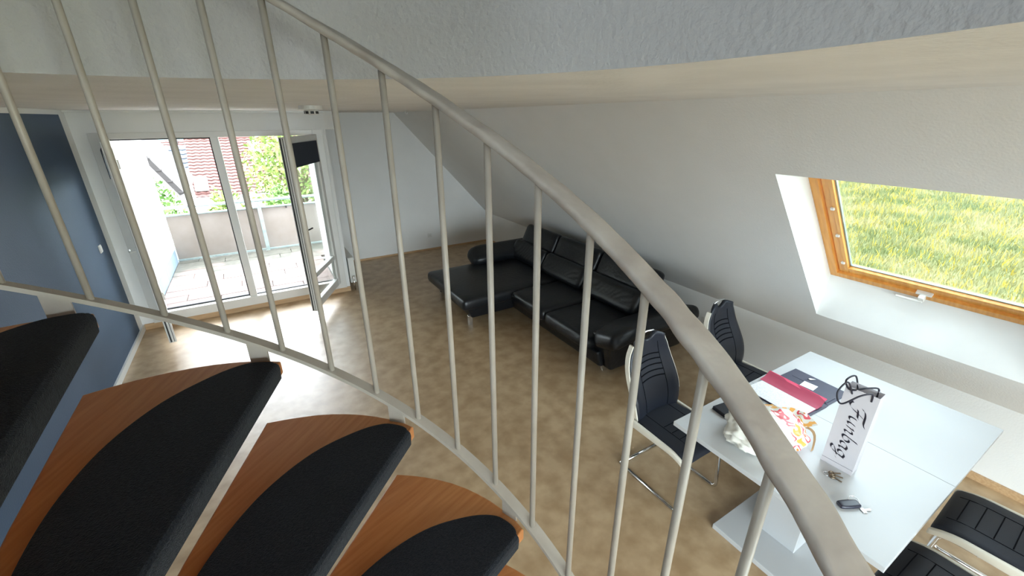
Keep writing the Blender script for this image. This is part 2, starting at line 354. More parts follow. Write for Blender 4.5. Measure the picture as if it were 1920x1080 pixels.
# ------------------------------------------------------------------ skylights
def skylight(y0, y1, idx, label):
    wd = y1-y0; hh = (fT-fB).length; v_ = (fT-fB).normalized()
    o = struct(empty('window_%d' % idx, fB+Vector((0, y1, 0))), label, 'skylight')
    o.matrix_world = Matrix((Vector((0, -1, 0)), v_, nrm)).transposed().to_4x4(); o.matrix_world.translation = fB+Vector((0, y1, 0))
    mw = Matrix((Vector((0, -1, 0)), v_, nrm)).transposed().to_4x4(); mw.translation = fB+Vector((0, y1, 0)); o.matrix_world = mw
    fwid = 0.052; g = 0.006; sw = 0.066
    for nm, b in (('frame', (0, fwid, 0, hh)), ('frame', (wd-fwid, wd, 0, hh)), ('frame', (fwid, wd-fwid, 0, fwid)), ('frame', (fwid, wd-fwid, hh-fwid, hh))):
        MB().bbox(b[0], b[1], b[2], b[3], -0.005, 0.075, 0.003).build(nm, 'pine', o)
    i0 = fwid+g; i1 = wd-fwid-g; j0 = fwid+g; j1 = hh-fwid-g
    for b in ((i0, i0+sw, j0, j1), (i1-sw, i1, j0, j1), (i0+sw, i1-sw, j0, j0+sw), (i0+sw, i1-sw, j1-sw, j1)):
        q = MB().bbox(b[0], b[1], b[2], b[3], 0.014, 0.060, 0.004)
        q.build('sash', 'pine', o)
    for b in ((i0+sw*.62, i0+sw+.001, j0+sw*.62, j1-sw*.62), (i1-sw-.001, i1-sw*.62, j0+sw*.62, j1-sw*.62), (i0+sw, i1-sw, j0+sw*.62, j0+sw+.001), (i0+sw, i1-sw, j1-sw-.001, j1-sw*.62)):
        MB().bbox(b[0], b[1], b[2], b[3], 0.034, 0.066, 0.003).xf(Matrix.Translation((0, 0, -0.025))).build('glazing_bead', 'pine', o)
    a = i0+sw; b = i1-sw; c = j0+sw; d = j1-sw
    sp_ = MB()
    for k in ((a, a+.010, c, d), (b-.010, b, c, d), (a, b, c, c+.010), (a, b, d-.010, d)): sp_.box(k[0], k[1], k[2], k[3], 0.034, 0.048)
    sp_.build('spacer', 'steel', o)
    MB().box(a, b, c, d, 0.046, 0.052).build('pane', 'roofglass', o)
    fl = MB()
    for k in ((-0.03, fwid, -0.03, hh+.03), (wd-fwid, wd+.03, -.03, hh+.03), (-.03, wd+.03, -.03, fwid), (-.03, wd+.03, hh-fwid, hh+.03)): fl.box(k[0], k[1], k[2], k[3], 0.075, 0.09)
    fl.build('flashing', 'steel', o)
    if idx == 1:
        hx = 0.56
        h = MB().bbox(hx-0.035, hx+0.05, 0.052, 0.070, -0.012, 0.03, 0.003).bbox(hx-0.012, hx+0.022, 0.025, 0.066, -0.045, -0.008, 0.006)
        h.bbox(hx-0.13, hx+0.015, 0.018, 0.034, -0.055, -0.038, 0.006)
        h.build('handle', 'plastic', o)['label'] = 'white lever handle'
        for vv in (0.18, 0.50, 0.78):
            MB().bbox(i0+sw-.035, i0+sw-.012, vv, vv+0.022, -0.002, 0.014, 0.003).build('blind_clip', 'plastic', o)
    return o
skylight(*SKY1, 1, 'pine framed skylight with a white lever above the dining table')
o = struct(empty('window_2', (1.4, YR-0.1, 0)), 'wide white framed unseen window added in the rear wall for light', 'window')  # added out of view as extra daylight for the room
for k in range(5):
    x = RX[0]+(RX[1]-RX[0])*k/4-1.4; MB().bbox(x-0.03, x+0.03, -0.03, 0.03, RZ[0], RZ[1], 0.004).build('window_frame', 'frame', o)
for z in RZ: MB().bbox(RX[0]-1.4, RX[1]-1.4, -0.03, 0.03, z-0.03, z+0.03, 0.004).build('window_frame', 'frame', o)
MB().box(RX[0]-1.4, RX[1]-1.4, -0.004, 0.004, *RZ).build('pane', 'glass', o)
o = struct(empty('window_3', (XL-0.08, -2.25, 0)), 'white framed unseen window added in the blue wall for light', 'window')  # added, out of view, so more daylight reaches the slope and table
for k in range(3): MB().bbox(-0.03, 0.03, -0.65+0.65*k-0.03, -0.65+0.65*k+0.03, LW[2], LW[3], 0.004).build('window_frame', 'frame', o)
for z in LW[2:]: MB().bbox(-0.03, 0.03, -0.65, 0.65, z-0.03, z+0.03, 0.004).build('window_frame', 'frame', o)
MB().box(-0.004, 0.004, -0.65, 0.65, *LW[2:]).build('pane', 'glass', o)
o = struct(empty('window_4', (XL-0.05, -0.70, 0)), 'small white framed unseen upper window added to light the stairwell', 'window')  # added upstairs, out of view, to brighten the round stairwell edge
for k in range(2): MB().bbox(-0.03, 0.03, -0.45+0.9*k-0.03, -0.45+0.9*k+0.03, 3.3, 4.1, 0.004).build('window_frame', 'frame', o)
MB().box(-0.004, 0.004, -0.45, 0.45, 3.3, 4.1).build('pane', 'glass', o)

# ------------------------------------------------------------------ spiral staircase
SC = Vector((-0.393, 0.383, 0)); SR = 0.88; T0 = 0.723; Z7 = 1.615; KZ = 0.0669/0.138; RH = 0.868; DB = 0.138
ST = tag(empty('spiral_staircase', SC), 'cream steel spiral staircase with beech treads and charcoal carpet mats', 'staircase')
def hp(t, z, r=SR): return Vector((r*math.cos(t), r*math.sin(t), z))
def zrail(t): return Z7+KZ*(t-T0)
MB().tube([(0, 0, 0), (0, 0, 3.75)], 0.055, 24).build('pole', 'rail', ST, True)
def helix(t0, t1, z_off, wdt, hgt, wave=0, n=160, oval=False):
    mb = MB(); k = 12 if oval else 4
    for i in range(n+1):
        t = t0+(t1-t0)*i/n; z = zrail(t)+z_off
        for q in range(k):
            if oval:
                a = 2*PI*q/k; ca, sa = math.cos(a), math.sin(a)
                ex = math.copysign(abs(ca)**0.4, ca)*wdt/2; ez = math.copysign(abs(sa)**0.4, sa)*hgt/2
                if wave: ex *= 1+wave*noise.noise(Vector((t*22, q*0.3, 1))); ez *= 1+wave*noise.noise(Vector((t*22, q*0.3, 7)))
            else:
                ex, ez = ((-wdt/2, -hgt/2), (wdt/2, -hgt/2), (wdt/2, hgt/2), (-wdt/2, hgt/2))[q]
            mb.v.append(hp(t, z+ez, SR+ex))
    for i in range(n):
        for q in range(k):
            mb.f.append((i*k+q, i*k+(q+1) % k, (i+1)*k+(q+1) % k, (i+1)*k+q))
    mb.f.append(tuple(range(k))[::-1]); mb.f.append(tuple(n*k+q for q in range(k)))
    return mb
TA, TB = -2.05, 2.85
helix(TA, TB, -0.004, 0.030, 0.012).build('lower_rail', 'rail', ST)
helix(TA, TB, RH+0.020, 0.045, 0.020, 0.18, 420, True).build('handrail', 'handrail', ST, True)
i = -16
while True:
    t = T0-DB*(i-7); i += 1
    if t > TB-0.02: continue
    if t < TA+0.02: break
    zb = zrail(t); MB().tube([hp(t, zb), hp(t, zb+RH+0.014)], 0.0070, 12).build('baluster', 'rail', ST, True)
TS = math.radians(23.25); A2 = math.radians(65.5); ZT = 1.785
def tread_poly():
    p = [(0.05, -0.042), (0.30, -0.026), (0.876, 0.006)]
    for k in range(1, 11):
        a = math.radians(28.7*k/10); r = 0.880+0.020*math.sin(PI*k/10)
        p.append((r*math.cos(a), r*math.sin(a)))
    p += [(0.39, 0.245), (0.06, 0.075), (0.0, 0.0)]
    return p
def bevel_prism(poly, z0, z1, b):
    bm = bmesh.new(); bv = [bm.verts.new((x, y, z0)) for x, y in poly]; fc = bm.faces.new(bv)
    r = bmesh.ops.extrude_face_region(bm, geom=[fc])
    for e in r['geom']:
        if isinstance(e, bmesh.types.BMVert): e.co.z = z1
    bmesh.ops.recalc_face_normals(bm, faces=bm.faces[:])
    bmesh.ops.bevel(bm, geom=[e for e in bm.edges if abs(e.verts[0].co.z-e.verts[1].co.z) < 1e-6], offset=b, segments=3, profile=0.5, affect='EDGES')
    bm.verts.index_update(); mb = MB().add([v.co.copy() for v in bm.verts], [[v.index for v in f.verts] for f in bm.faces]); bm.free(); return mb
def catmull(P, k=6):
    out = []
    for i in range(len(P)-1):
        p0, p1, p2, p3 = P[max(i-1, 0)], P[i], P[i+1], P[min(i+2, len(P)-1)]
        for j in range(k):
            t = j/k
            out.append(tuple(0.5*(2*b+(c-a)*t+(2*a-5*b+4*c-d)*t*t+(3*b-a-3*c+d)*t**3) for a, b, c, d in zip(p0, p1, p2, p3)))
    out.append(P[-1]); return out
mat_curve = catmull([(0.830, 0.005), (0.853, 0.012), (0.860, 0.045), (0.850, 0.090), (0.80, 0.143), (0.70, 0.200), (0.57, 0.222), (0.44, 0.206), (0.32, 0.165), (0.22, 0.11), (0.15, 0.045), (0.125, -0.01), (0.14, -0.034)])
tpoly = tread_poly()
tread_mb = bevel_prism(tpoly, -0.040, 0, 0.005)
mat_mb = bevel_prism(mat_curve, 0.0, 0.013, 0.006)
# carpet folded over the nosing
nos = [Vector((0.14, -0.0362, 0)), Vector((0.30, -0.026, 0)), Vector((0.845, 0.0043, 0))]
def fold(mb):
    prof = [(0.010, 0.013), (0.0, 0.012), (-0.007, 0.006), (-0.009, -0.005), (-0.006, -0.036), (-0.001, -0.037), (-0.0005, -0.02), (0.0, 0.0)]
    b = len(mb.v); k = len(prof); P = []
    for i in range(25):
        f_ = i/24*2
        p = nos[0].lerp(nos[1], f_) if f_ < 1 else nos[1].lerp(nos[2], f_-1)
        for o_, z in prof: mb.v.append(Vector((p.x, p.y+o_, z)))
    for i in range(24):
        for q in range(k): mb.f.append((b+i*k+q, b+i*k+(q+1) % k, b+(i+1)*k+(q+1) % k, b+(i+1)*k+q))
    mb.f.append(tuple(b+q for q in range(k))); mb.f.append(tuple(b+24*k+q for q in range(k))[::-1]); return mb
fold(mat_mb)
plate_mb = MB()
proto = None
for j in range(-8, 5):
    a0 = A2+TS*j; z = ZT+0.2*j
    if proto is None:
        t = tread_mb.build('tread', 'tread', ST); c = mat_mb.build('stair_mat', 'mat', t, False); c['label'] = 'charcoal half oval carpet mat'
        proto = (t, c)
    else:
        t = proto[0].copy(); COL.objects.link(t); t.parent = ST
        c = proto[1].copy(); COL.objects.link(c); c.parent = t
    t.location = (0, 0, z); t.rotation_euler = (0, 0, a0)
    # bracket plate from tread edge up to the lower rail
    mb = MB(); aa, ab = a0+math.radians(2.4), a0+math.radians(5.4)
    for rr in (SR+0.002, SR+0.008):
        mb.v += [hp(aa, z-0.03, rr), hp(ab, z-0.03, rr), hp(ab, zrail(ab), rr), hp(aa, zrail(aa), rr)]
    mb.f = [(0, 1, 2, 3), (7, 6, 5, 4), (0, 4, 5, 1), (1, 5, 6, 2), (2, 6, 7, 3), (3, 7, 4, 0)]
    mb.build('bracket', 'rail', ST)

# ------------------------------------------------------------------ sofa
SO = Vector((3.0, 3.9, 0))
SF = tag(empty('corner_sofa', SO), 'black leather corner sofa with chaise and chrome block legs', 'sofa')
def sof(name, x0, x1, y0, y1, z0, z1, r, mat='leather', **k):
    o = rcush(name, x0, x1, y0, y1, z0, z1, r, mat, SF, **k); o.location = -SO; return o
def taper_base(p): return (p.x, p.y, p.z)
sof('chaise_base', 1.90, 3.55, 4.22, 5.34, 0.12, 0.31, 0.03, deform=lambda p: (p.x+(0.08*(-p.z)/0.19+0.02 if p.x < -0.6 else 0), p.y+(0.05*(-p.z)/0.19 if p.y < -0.4 else 0), p.z))
sof('chaise_cushion', 1.80, 3.25, 4.12, 5.34, 0.285, 0.435, 0.055, bulge=0.012, n=(14, 10, 2))
sof('seat_base', 2.50, 3.55, 2.60, 4.24, 0.12, 0.31, 0.03, deform=lambda p: (p.x+(0.06*(-p.z)/0.19+0.02 if p.x < -0.4 else 0), p.y, p.z))
for y0, y1 in ((3.42, 4.11), (2.68, 3.41)):
    sof('seat_cushion', 2.42, 3.25, y0, y1, 0.285, 0.44, 0.065, bulge=0.02, n=(10, 8, 2), wr=0.006)
sof('back_frame', 3.30, 3.70, 2.62, 5.40, 0.12, 0.60, 0.05, deform=lambda p: (p.x+0.0, p.y, p.z))
Rb = Matrix.Rotation(math.radians(-28), 4, 'Y'); Rb = Matrix.Rotation(math.radians(30), 4, 'Y')
def wrink(p): return (p.x+0.0022*math.sin(p.y*70+4*math.sin(p.z*16)+9*noise.noise(Vector((p.y*3, p.z*4, 0))))*max(0, 1-abs(p.z)/0.13)*(1 if p.x < 0 else 0), p.y, p.z)
for y0, y1 in ((4.50, 5.30), (3.64, 4.49), (2.76, 3.63)):
    sof('back_cushion', 3.14, 3.34, y0, y1, 0.40, 0.70, 0.07, rot=Rb, n=(3, 40, 8), deform=wrink)
    sof('headrest', 3.36, 3.53, y0+0.005, y1-0.005, 0.58, 0.90, 0.06, rot=Matrix.Rotation(math.radians(26), 4, 'Y'), n=(3, 12, 8), deform=lambda p: (p.x-0.02*(1-(p.y/0.45)**2) if p.x < 0 else p.x, p.y, p.z))
Ra = Matrix.Rotation(math.radians(-22), 4, 'X')
def armshape(p): return (p.x, p.y*(1 if p.x > -0.35 else 1-0.5*((-0.35-p.x)/0.2)**2*0.5), p.z-(0.05*((-p.x-0.3)/0.25)**2 if p.x < -0.3 else 0))
sof('armrest', 2.47, 3.56, 5.14, 5.50, 0.45, 0.62, 0.075, rot=Matrix.Rotation(math.radians(20), 4, 'X'), n=(12, 6, 3), deform=armshape)
sof('armrest', 2.46, 3.62, 2.32, 2.72, 0.44, 0.60, 0.07, rot=Matrix.Rotation(math.radians(-16), 4, 'X'), n=(12, 6, 3), deform=armshape)
sof('arm_panel', 2.49, 3.60, 2.43, 2.70, 0.12, 0.50, 0.03, deform=lambda p: (p.x+(0.10*(0.19-p.z)/0.38 if p.x < -0.4 else 0), p.y+(0.07*(0.19-p.z)/0.38 if p.y < 0 else 0), p.z))
sof('arm_panel', 2.75, 3.58, 5.22, 5.38, 0.13, 0.50, 0.03)
for x, y in ((1.97, 4.33), (1.97, 5.24), (2.70, 2.70), (3.50, 2.70), (3.50, 5.24)):
    MB().bbox(x-0.03, x+0.03, y-0.022, y+0.022, 0, 0.135, 0.004).xf(Matrix.Translation(-SO)).build('leg', 'chrome', SF)

# ------------------------------------------------------------------ dining table
TX = Vector((2.595, 0.722, 0)); HX, HY = 0.765, 0.508
TB_ = tag(empty('dining_table', TX), 'white gloss extending dining table on a panel pedestal under the skylight', 'table')
MB().bbox(-HX, -0.0008, -HY, HY, 0.722, 0.750, 0.002).build('table_top', 'table', TB_)
MB().bbox(0.0008, HX, -HY, HY, 0.722, 0.750, 0.002).build('table_top', 'table', TB_)
MB().bbox(-HX+0.11, HX-0.11, -HY+0.07, HY-0.07, 0.655, 0.7215, 0.002).build('apron', 'table', TB_)
MB().bbox(-0.55, 0.55, -0.27, 0.265, 0.0, 0.035, 0.003).build('base_plate', 'table', TB_)
MB().bbox(-0.325, 0.325, -0.10, 0.10, 0.0355, 0.654, 0.003).build('pedestal', 'table', TB_)

# ------------------------------------------------------------------ cantilever chairs
def make_chair():
    C = empty('dining_chair')
    # seat pad: front is +y
    sv, sf = rbox(0.415, 0.46, 0.055, 0.022, (8, 10, 2), lambda p: (p.x*(1-0.06*(p.y < -0.1)), p.y, p.z+(-0.030*((p.y-0.10)/0.13)**2 if p.y > 0.10 else 0)+0.006*(1-(p.x/0.2)**2)))
    mobj('seat', [v+Vector((0, 0.01, 0.450)) for v in sv], sf, 'seatcloth', C, True)
    for s in (-1, 1):
        bv, bf = rbox(0.024, 0.47, 0.048, 0.010, (2, 12, 2), lambda p: (p.x, p.y, p.z*(1-0.25*(p.y/0.235))+(-0.034*((p.y-0.10)/0.13)**2 if p.y > 0.10 else 0)))
        mobj('seat_band', [v+Vector((s*0.219, 0.008, 0.447)) for v in bv], bf, 'cream', C, True)
    # seat stitching
    for k in range(4):
        y = -0.02+0.065*k; zz = 0.4835-(0.030*((y-0.11)/0.13)**2 if y > 0.11 else 0)
        MB().tube([(x, y, zz+0.0035*(1-(x/0.2)**2)) for x in (-0.11, -0.055, 0, 0.055, 0.11)], 0.0022, 6).build('seam', 'seam', C)
    for s in (-1, 1):
        MB().tube([(s*0.115, y, 0.4815-(0.030*((y-0.11)/0.13)**2 if y > 0.11 else 0)) for y in (-0.18, -0.05, 0.05, 0.1, 0.16, 0.21)], 0.0022, 6).build('seam', 'seam', C)
    # backrest surfaces
    def prof(t):   # height -> y (curved)
        z = 0.455+0.565*t
        y = -0.205-0.03*math.sin(PI*min(1, t*1.15))*0.4-0.13*t+0.03*math.sin(2*PI*t)*0.8-0.02*t*t
        return y, z
    def halfw(t): return 0.165+0.060*math.sin(PI*min(1, (t*0.95+0.12)))**0.9-0.018*t
    nu, nv = 17, 22
    def sheet(off0, off1, scale, notch, name, mat, trim=0.0):
        V = []; F = []; idx = {}
        def inn(u, t): return notch and t > 0.90 and abs(u) < 0.36
        for side, off in ((0, off0), (1, off1)):
            for j in range(nv+1):
                t = j/nv
                for i in range(nu+1):
                    u = -1+2*i/nu; y, z = prof(t); hw = halfw(t)*scale
                    x = hw*u; zz = z
                    if t > 0.8: zz -= 0.035*abs(u)**2.5*((t-0.8)/0.2)
                    if notch and t > 0.84: # dip towards a U shaped cut-out
                        dpt = max(0, 1-(abs(u)/0.42)**2.4)
                        zz -= 0.055*dpt*((t-0.84)/0.16)
                    y2 = y-0.035*u*u*-1*(1)+off     # concave toward sitter
                    if side == 0 and name == 'backrest':
                        edge = max(abs(u)-0.8, 0)/0.2; y2 -= 0.012*edge**2
                        y2 += 0.0
                    idx[(side, j, i)] = len(V); V.append((x, y2, zz))
        for j in range(nv):
            for i in range(nu):
                F.append((idx[(0, j, i)], idx[(0, j, i+1)], idx[(0, j+1, i+1)], idx[(0, j+1, i)]))
                F.append((idx[(1, j, i)], idx[(1, j+1, i)], idx[(1, j+1, i+1)], idx[(1, j, i+1)]))
        for j in range(nv):
            for i in (0, nu):
                q = (idx[(0, j, i)], idx[(0, j+1, i)], idx[(1, j+1, i)], idx[(1, j, i)]); F.append(q if i == 0 else q[::-1])
        for i in range(nu):
            for j in (0, nv):
                q = (idx[(0, j, i)], idx[(1, j, i)], idx[(1, j, i+1)], idx[(0, j, i+1)]); F.append(q if j == 0 else q[::-1])
        return mobj(name, V, F, mat, C, True)
    sheet(0.020, -0.008, 1.0, True, 'backrest', 'chairleather')
    # cream shell edge bands on both sides of the back
    for s in (-1, 1):
        pts = []
        for j in range(21):
            t = j/20*0.93+0.01; y, z = prof(t); pts.append((s*(halfw(t)+0.004), y+0.030, z-(0.035*((t-0.8)/0.2) if t > 0.8 else 0)))
        mb = MB(); b = 0
        for k, p in enumerate(pts):
            for dx, dy in ((-0.006, -0.028), (0.006, -0.028), (0.006, 0.006), (-0.006, 0.006)): mb.v.append(Vector((p[0]+dx*1.0, p[1]+dy, p[2])))
        for k in range(len(pts)-1):
            for q in range(4): mb.f.append((k*4+q, k*4+(q+1) % 4, (k+1)*4+(q+1) % 4, (k+1)*4+q))
        mb.f += [(3, 2, 1, 0), tuple(len(mb.v)-4+q for q in range(4))]
        mb.build('back_band', 'cream', C)
    # grip bar over the cut-out
    y, z = prof(1.0)
    MB().tube([(-0.075, y+0.004, z-0.010), (-0.06, y+0.006, z+0.000), (0, y+0.004, z+0.005), (0.06, y+0.006, z+0.000), (0.075, y+0.004, z-0.010)], 0.0075, 8).build('grip_bar', 'chrome', C, True)
    # stitched lines on the back
    def onb(u, t):
        y, z = prof(t); zz = z
        if t > 0.8: zz -= 0.035*abs(u)**2.5*((t-0.8)/0.2)
        return (halfw(t)*u, y+0.035*u*u+0.0205, zz)
    for s in (-1, 1):
        MB().tube([onb(s*0.52, k/16*0.80+0.06) for k in range(17)], 0.0022, 6).build('seam', 'seam', C)
    for k in range(5):
        t = 0.44+0.065*k
        MB().tube([onb(u, t+0.012*(1-(u/0.5)**2)) for u in (-0.5, -0.33, -0.16, 0, 0.16, 0.33, 0.5)], 0.0046, 6).build('seam', 'seam', C)
    # chrome sled frame
    def arc(p, a, b, r=0.05, n=5):
        a = (Vector(a)-Vector(p)).normalized(); b = (Vector(b)-Vector(p)).normalized(); P = Vector(p)
        return [P+a*r*(1-k/n)**2+b*r*(k/n)**2 for k in range(n+1)]
    for s in (-1, 1):
        x = s*0.20
        p1, p2, p3, p4 = (x, -0.27, 0.012), (x, 0.235, 0.012), (x, 0.20, 0.415), (x, -0.20, 0.43)
        path = [p1]+arc(p2, p1, p3)+arc(p3, p2, p4, 0.04)+[p4, (x*0.9, -0.235, 0.55)]
        MB().tube(path, 0.0125, 10).build('side_tube', 'chrome', C, True)
    MB().tube([(-0.205, -0.27, 0.012), (0.205, -0.27, 0.012)], 0.0125, 10).build('rear_crossbar', 'chrome', C, True)
    MB().tube([(-0.20, 0.06, 0.413), (0.20, 0.06, 0.413)], 0.010, 8).build('seat_crossbar', 'chrome', C, True)
    return C
chair = make_chair()
spots = [((2.13, 1.40, 0), PI, 'black chair facing the stairs at the left far side of the white table'),
         ((3.06, 1.47, 0), PI+0.06, 'black chair by the knee wall beneath the open folder end of the table'),
         ((2.865, 0.0, 0), 0.03, 'black chair at the right edge of the picture tucked to the near table side'),
         ((2.235, 0.03, 0), -0.02, 'black chair at the bottom corner half hidden under the near table edge')]
spots[1] = (spots[1][0], spots[1][1], 'black chair by the knee wall, farther from the stairs, facing the skylight table')
for k, (loc, rz, lab) in enumerate(spots):
    o = chair if k == 0 else copy_tree(chair)
    o.location = loc; o.rotation_euler = (0, 0, rz); tag(o, lab, 'chair', 'cantilever dining chairs around the white table')

# ------------------------------------------------------------------ things on the table
TT = 0.7505
M['folder'] = pmat('charcoal_folder', lin(64, 66, 84), 0.5, bump=0.1, bscale=200)
M['pink'] = pmat('pink_card', lin(226, 84, 116), 0.6)
M['darkpink'] = pmat('raspberry_card', lin(176, 66, 92), 0.6)
M['card'] = pmat('white_card', (0.82, 0.82, 0.82, 1), 0.5)
def papermat():
    mt = pmat('printed_form', (0.80, 0.80, 0.83, 1), 0.6); N = mt.node_tree.nodes; L = mt.node_tree.links
    tc = N.new('ShaderNodeTexCoord'); mp = N.new('ShaderNodeMapping'); mp.inputs['Scale'].default_value = (60, 60, 1); L.new(tc.outputs['Object'], mp.inputs[0])
    wv = N.new('ShaderNodeTexWave'); wv.bands_direction = 'X'; wv.inputs['Scale'].default_value = 0.6; L.new(mp.outputs[0], wv.inputs['Vector'])
    nz = N.new('ShaderNodeTexNoise'); nz.inputs['Scale'].default_value = 1.4; L.new(mp.outputs[0], nz.inputs['Vector'])
    mu = N.new('ShaderNodeMath'); mu.operation = 'MULTIPLY'; L.new(wv.outputs['Fac'], mu.inputs[0]); L.new(nz.outputs['Fac'], mu.inputs[1])
    cr = N.new('ShaderNodeValToRGB'); cr.color_ramp.elements[0].position = 0.38; cr.color_ramp.elements[1].position = 0.55
    cr.color_ramp.elements[0].color = (0.80, 0.80, 0.83, 1); cr.color_ramp.elements[1].color = (0.52, 0.52, 0.58, 1)
    L.new(mu.outputs[0], cr.inputs[0]); L.new(cr.outputs[0], N['Principled BSDF'].inputs['Base Color']); return mt
M['paper'] = papermat()
FO = tag(empty('document_folder', (2.745, 1.0, TT), math.radians(-3)), 'open charcoal document folder with pink divider and printed form', 'folder')
MB().bbox(0.012, 0.255, -0.165, 0.170, 0, 0.006, 0.002).build('cover', 'folder', FO)
MB().bbox(-0.285, -0.008, -0.170, 0.165, 0, 0.006, 0.002).build('cover', 'folder', FO)
MB().bbox(-0.008, 0.012, -0.168, 0.168, 0, 0.004, 0.0015).build('spine', 'folder', FO)
MB().add([(0.02, -0.15, 0.007), (0.12, -0.15, 0.0075), (0.175, -0.10, 0.0075), (0.175, 0.155, 0.0075), (0.02, 0.155, 0.007), (0.02, -0.15, 0.010), (0.12, -0.15, 0.011), (0.175, -0.10, 0.011), (0.175, 0.155, 0.011), (0.02, 0.155, 0.010)], [(4, 3, 2, 1, 0), (5, 6, 7, 8, 9), (0, 1, 6, 5), (1, 2, 7, 6), (2, 3, 8, 7), (3, 4, 9, 8), (4, 0, 5, 9)]).build('pocket', 'folder', FO)
MB().box(0.135, 0.205, 0.05, 0.125, 0.0112, 0.0125).build('pocket', 'folder', FO)
MB().add([(0.185, 0.035, 0.0125), (0.225, 0.02, 0.0125), (0.205, 0.05, 0.0125), (0.19, 0.055, 0.0125)], [(0, 1, 2, 3)]).build('paper_scrap', 'card', FO)
MB().bbox(0.07, 0.145, -0.05, 0.03, 0.0112, 0.013, 0.0008).xf(Matrix.Rotation(0.12, 4, 'Z')).build('business_card', 'card', FO)
MB().bbox(-0.275, -0.035, -0.155, 0.155, 0.0065, 0.012, 0.001).build('card_stack', 'darkpink', FO)
MB().box(-0.285, -0.065, -0.155, 0.185, 0.0125, 0.0145).build('printed_form', 'paper', FO)
# pink divider bent upward along the spine
V = []; 
for j in range(9):
    y = -0.160+0.36*j/8
    V += [(-0.105, y, 0.015), (-0.055, y, 0.020+0.004*math.sin(j)), (-0.03, y, 0.042+0.003*math.cos(j*1.3)), (-0.012, y, 0.052)]
mobj('divider', V, [(j*4+q, j*4+q+1, j*4+q+5, j*4+q+4) for j in range(8) for q in range(3)], 'darkpink', FO, True)
mobj('divider_flap', [(p[0]+0.004, p[1], p[2]+0.002) for i_, p in enumerate(V) if i_ % 4 >= 2]+[], [(2*j, 2*j+1, 2*j+3, 2*j+2) for j in range(8)], 'pink', FO, True)

# wallet
WA = tag(empty('wallet', (2.205, 1.125, TT), math.radians(-8)), 'black leather wallet lying near the left corner of the white table', 'wallet')
MB().bbox(-0.095, 0.095, -0.048, 0.048, 0, 0.011, 0.004).build('lower_flap', 'chairleather', WA, False)
MB().bbox(-0.095, 0.092, -0.048, 0.046, 0.012, 0.024, 0.005).build('upper_flap', 'chairleather', WA, False)
MB().tube([(-0.09, -0.049, 0.012), (0.09, -0.049, 0.012)], 0.008, 8).build('fold', 'chairleather', WA, True)

# tall gift bag with lettering
M['bag'] = pmat('silver_grey_card', lin(196, 192, 196), 0.5, nscale=3)
M['ink'] = pmat('black_print', (0.012, 0.010, 0.02, 1), 0.5)
GB = tag(empty('gift_bag', (2.275, 0.572, TT), math.radians(3)), 'tall grey paper bottle bag with black script lettering and cord handles', 'bag')
bw, bd, bh = 0.067, 0.035, 0.455     # half width (y), half depth (x), height
wallb = MB()
o_ = [(-bd, -bw), (bd, -bw), (bd, bw), (-bd, bw)]
ins = [(-bd+.002, -bw+.002), (bd-.002, -bw+.002), (bd-.002, bw-.002), (-bd+.002, bw-.002)]
wallb.add([(x, y, 0) for x, y in o_]+[(x, y, bh) for x, y in o_]+[(x, y, 0.003) for x, y in ins]+[(x, y, bh) for x, y in ins],
          [(3, 2, 1, 0)]+[(i, (i+1) % 4, 4+(i+1) % 4, 4+i) for i in range(4)]+[(8, 9, 10, 11)]+[(8+(i+1) % 4, 8+i, 12+i, 12+(i+1) % 4) for i in range(4)]+[(4+i, 4+(i+1) % 4, 12+(i+1) % 4, 12+i) for i in range(4)])
wallb.build('bag_body', 'bag', GB)
MB().box(-bd-0.0008, -bd, -bw, bw, 0.028, 0.0292).build('crease', 'folder', GB)
strokes = {
 'F': [[(-.75, -.15), (-.55, -.45), (-.1, -.5), (.3, .1), (.55, 1.0), (.85, 1.85), (1.05, 2.2)], [(-.35, 1.35), (-.15, 1.85), (.4, 2.1), (1.0, 2.15), (1.6, 2.2), (2.05, 2.5)], [(.05, .85), (.5, 1.0), (1.15, 1.12), (1.25, 1.3)]],
 'u': [[(0, .95), (-.05, .4), (.05, .05), (.35, .1), (.7, .6), (.8, 1.0)], [(.8, 1.0), (.68, .35), (.78, .02), (1.0, .15)]],
 'n': [[(.0, .8), (.2, 1.0), (.15, .5), (.05, 0)], [(.1, .35), (.4, .85), (.68, 1.0), (.75, .7), (.66, .2), (.78, .0), (1.0, .15)]],
 'b': [[(.25, 1.95), (.15, 1.1), (.05, .4), (.12, .05), (.4, 0), (.72, .35), (.7, .8), (.45, .95), (.15, .6)]],
 'a': [[(.8, .85), (.45, 1.0), (.1, .65), (.05, .2), (.28, 0), (.6, .3), (.85, 1.0)], [(.85, 1.0), (.75, .3), (.85, .0), (1.05, .15)]],
 'g': [[(.8, .85), (.45, 1.0), (.1, .65), (.08, .25), (.3, .05), (.6, .3), (.85, 1.0)], [(.85, 1.0), (.7, 0), (.5, -.75), (.15, -.95), (-.1, -.7), (.3, -.3), (.9, .05)]],
 '.': [[(.0, .0), (.12, .12)]],
}
sc_ = 0.036; xpos = {'F': 0.85, 'u': 2.15, 'n': 3.35, 'b': 4.6, 'a': 5.55, 'g': 6.75, '.': 7.95}
lt = MB(); zt = bh-0.055; 
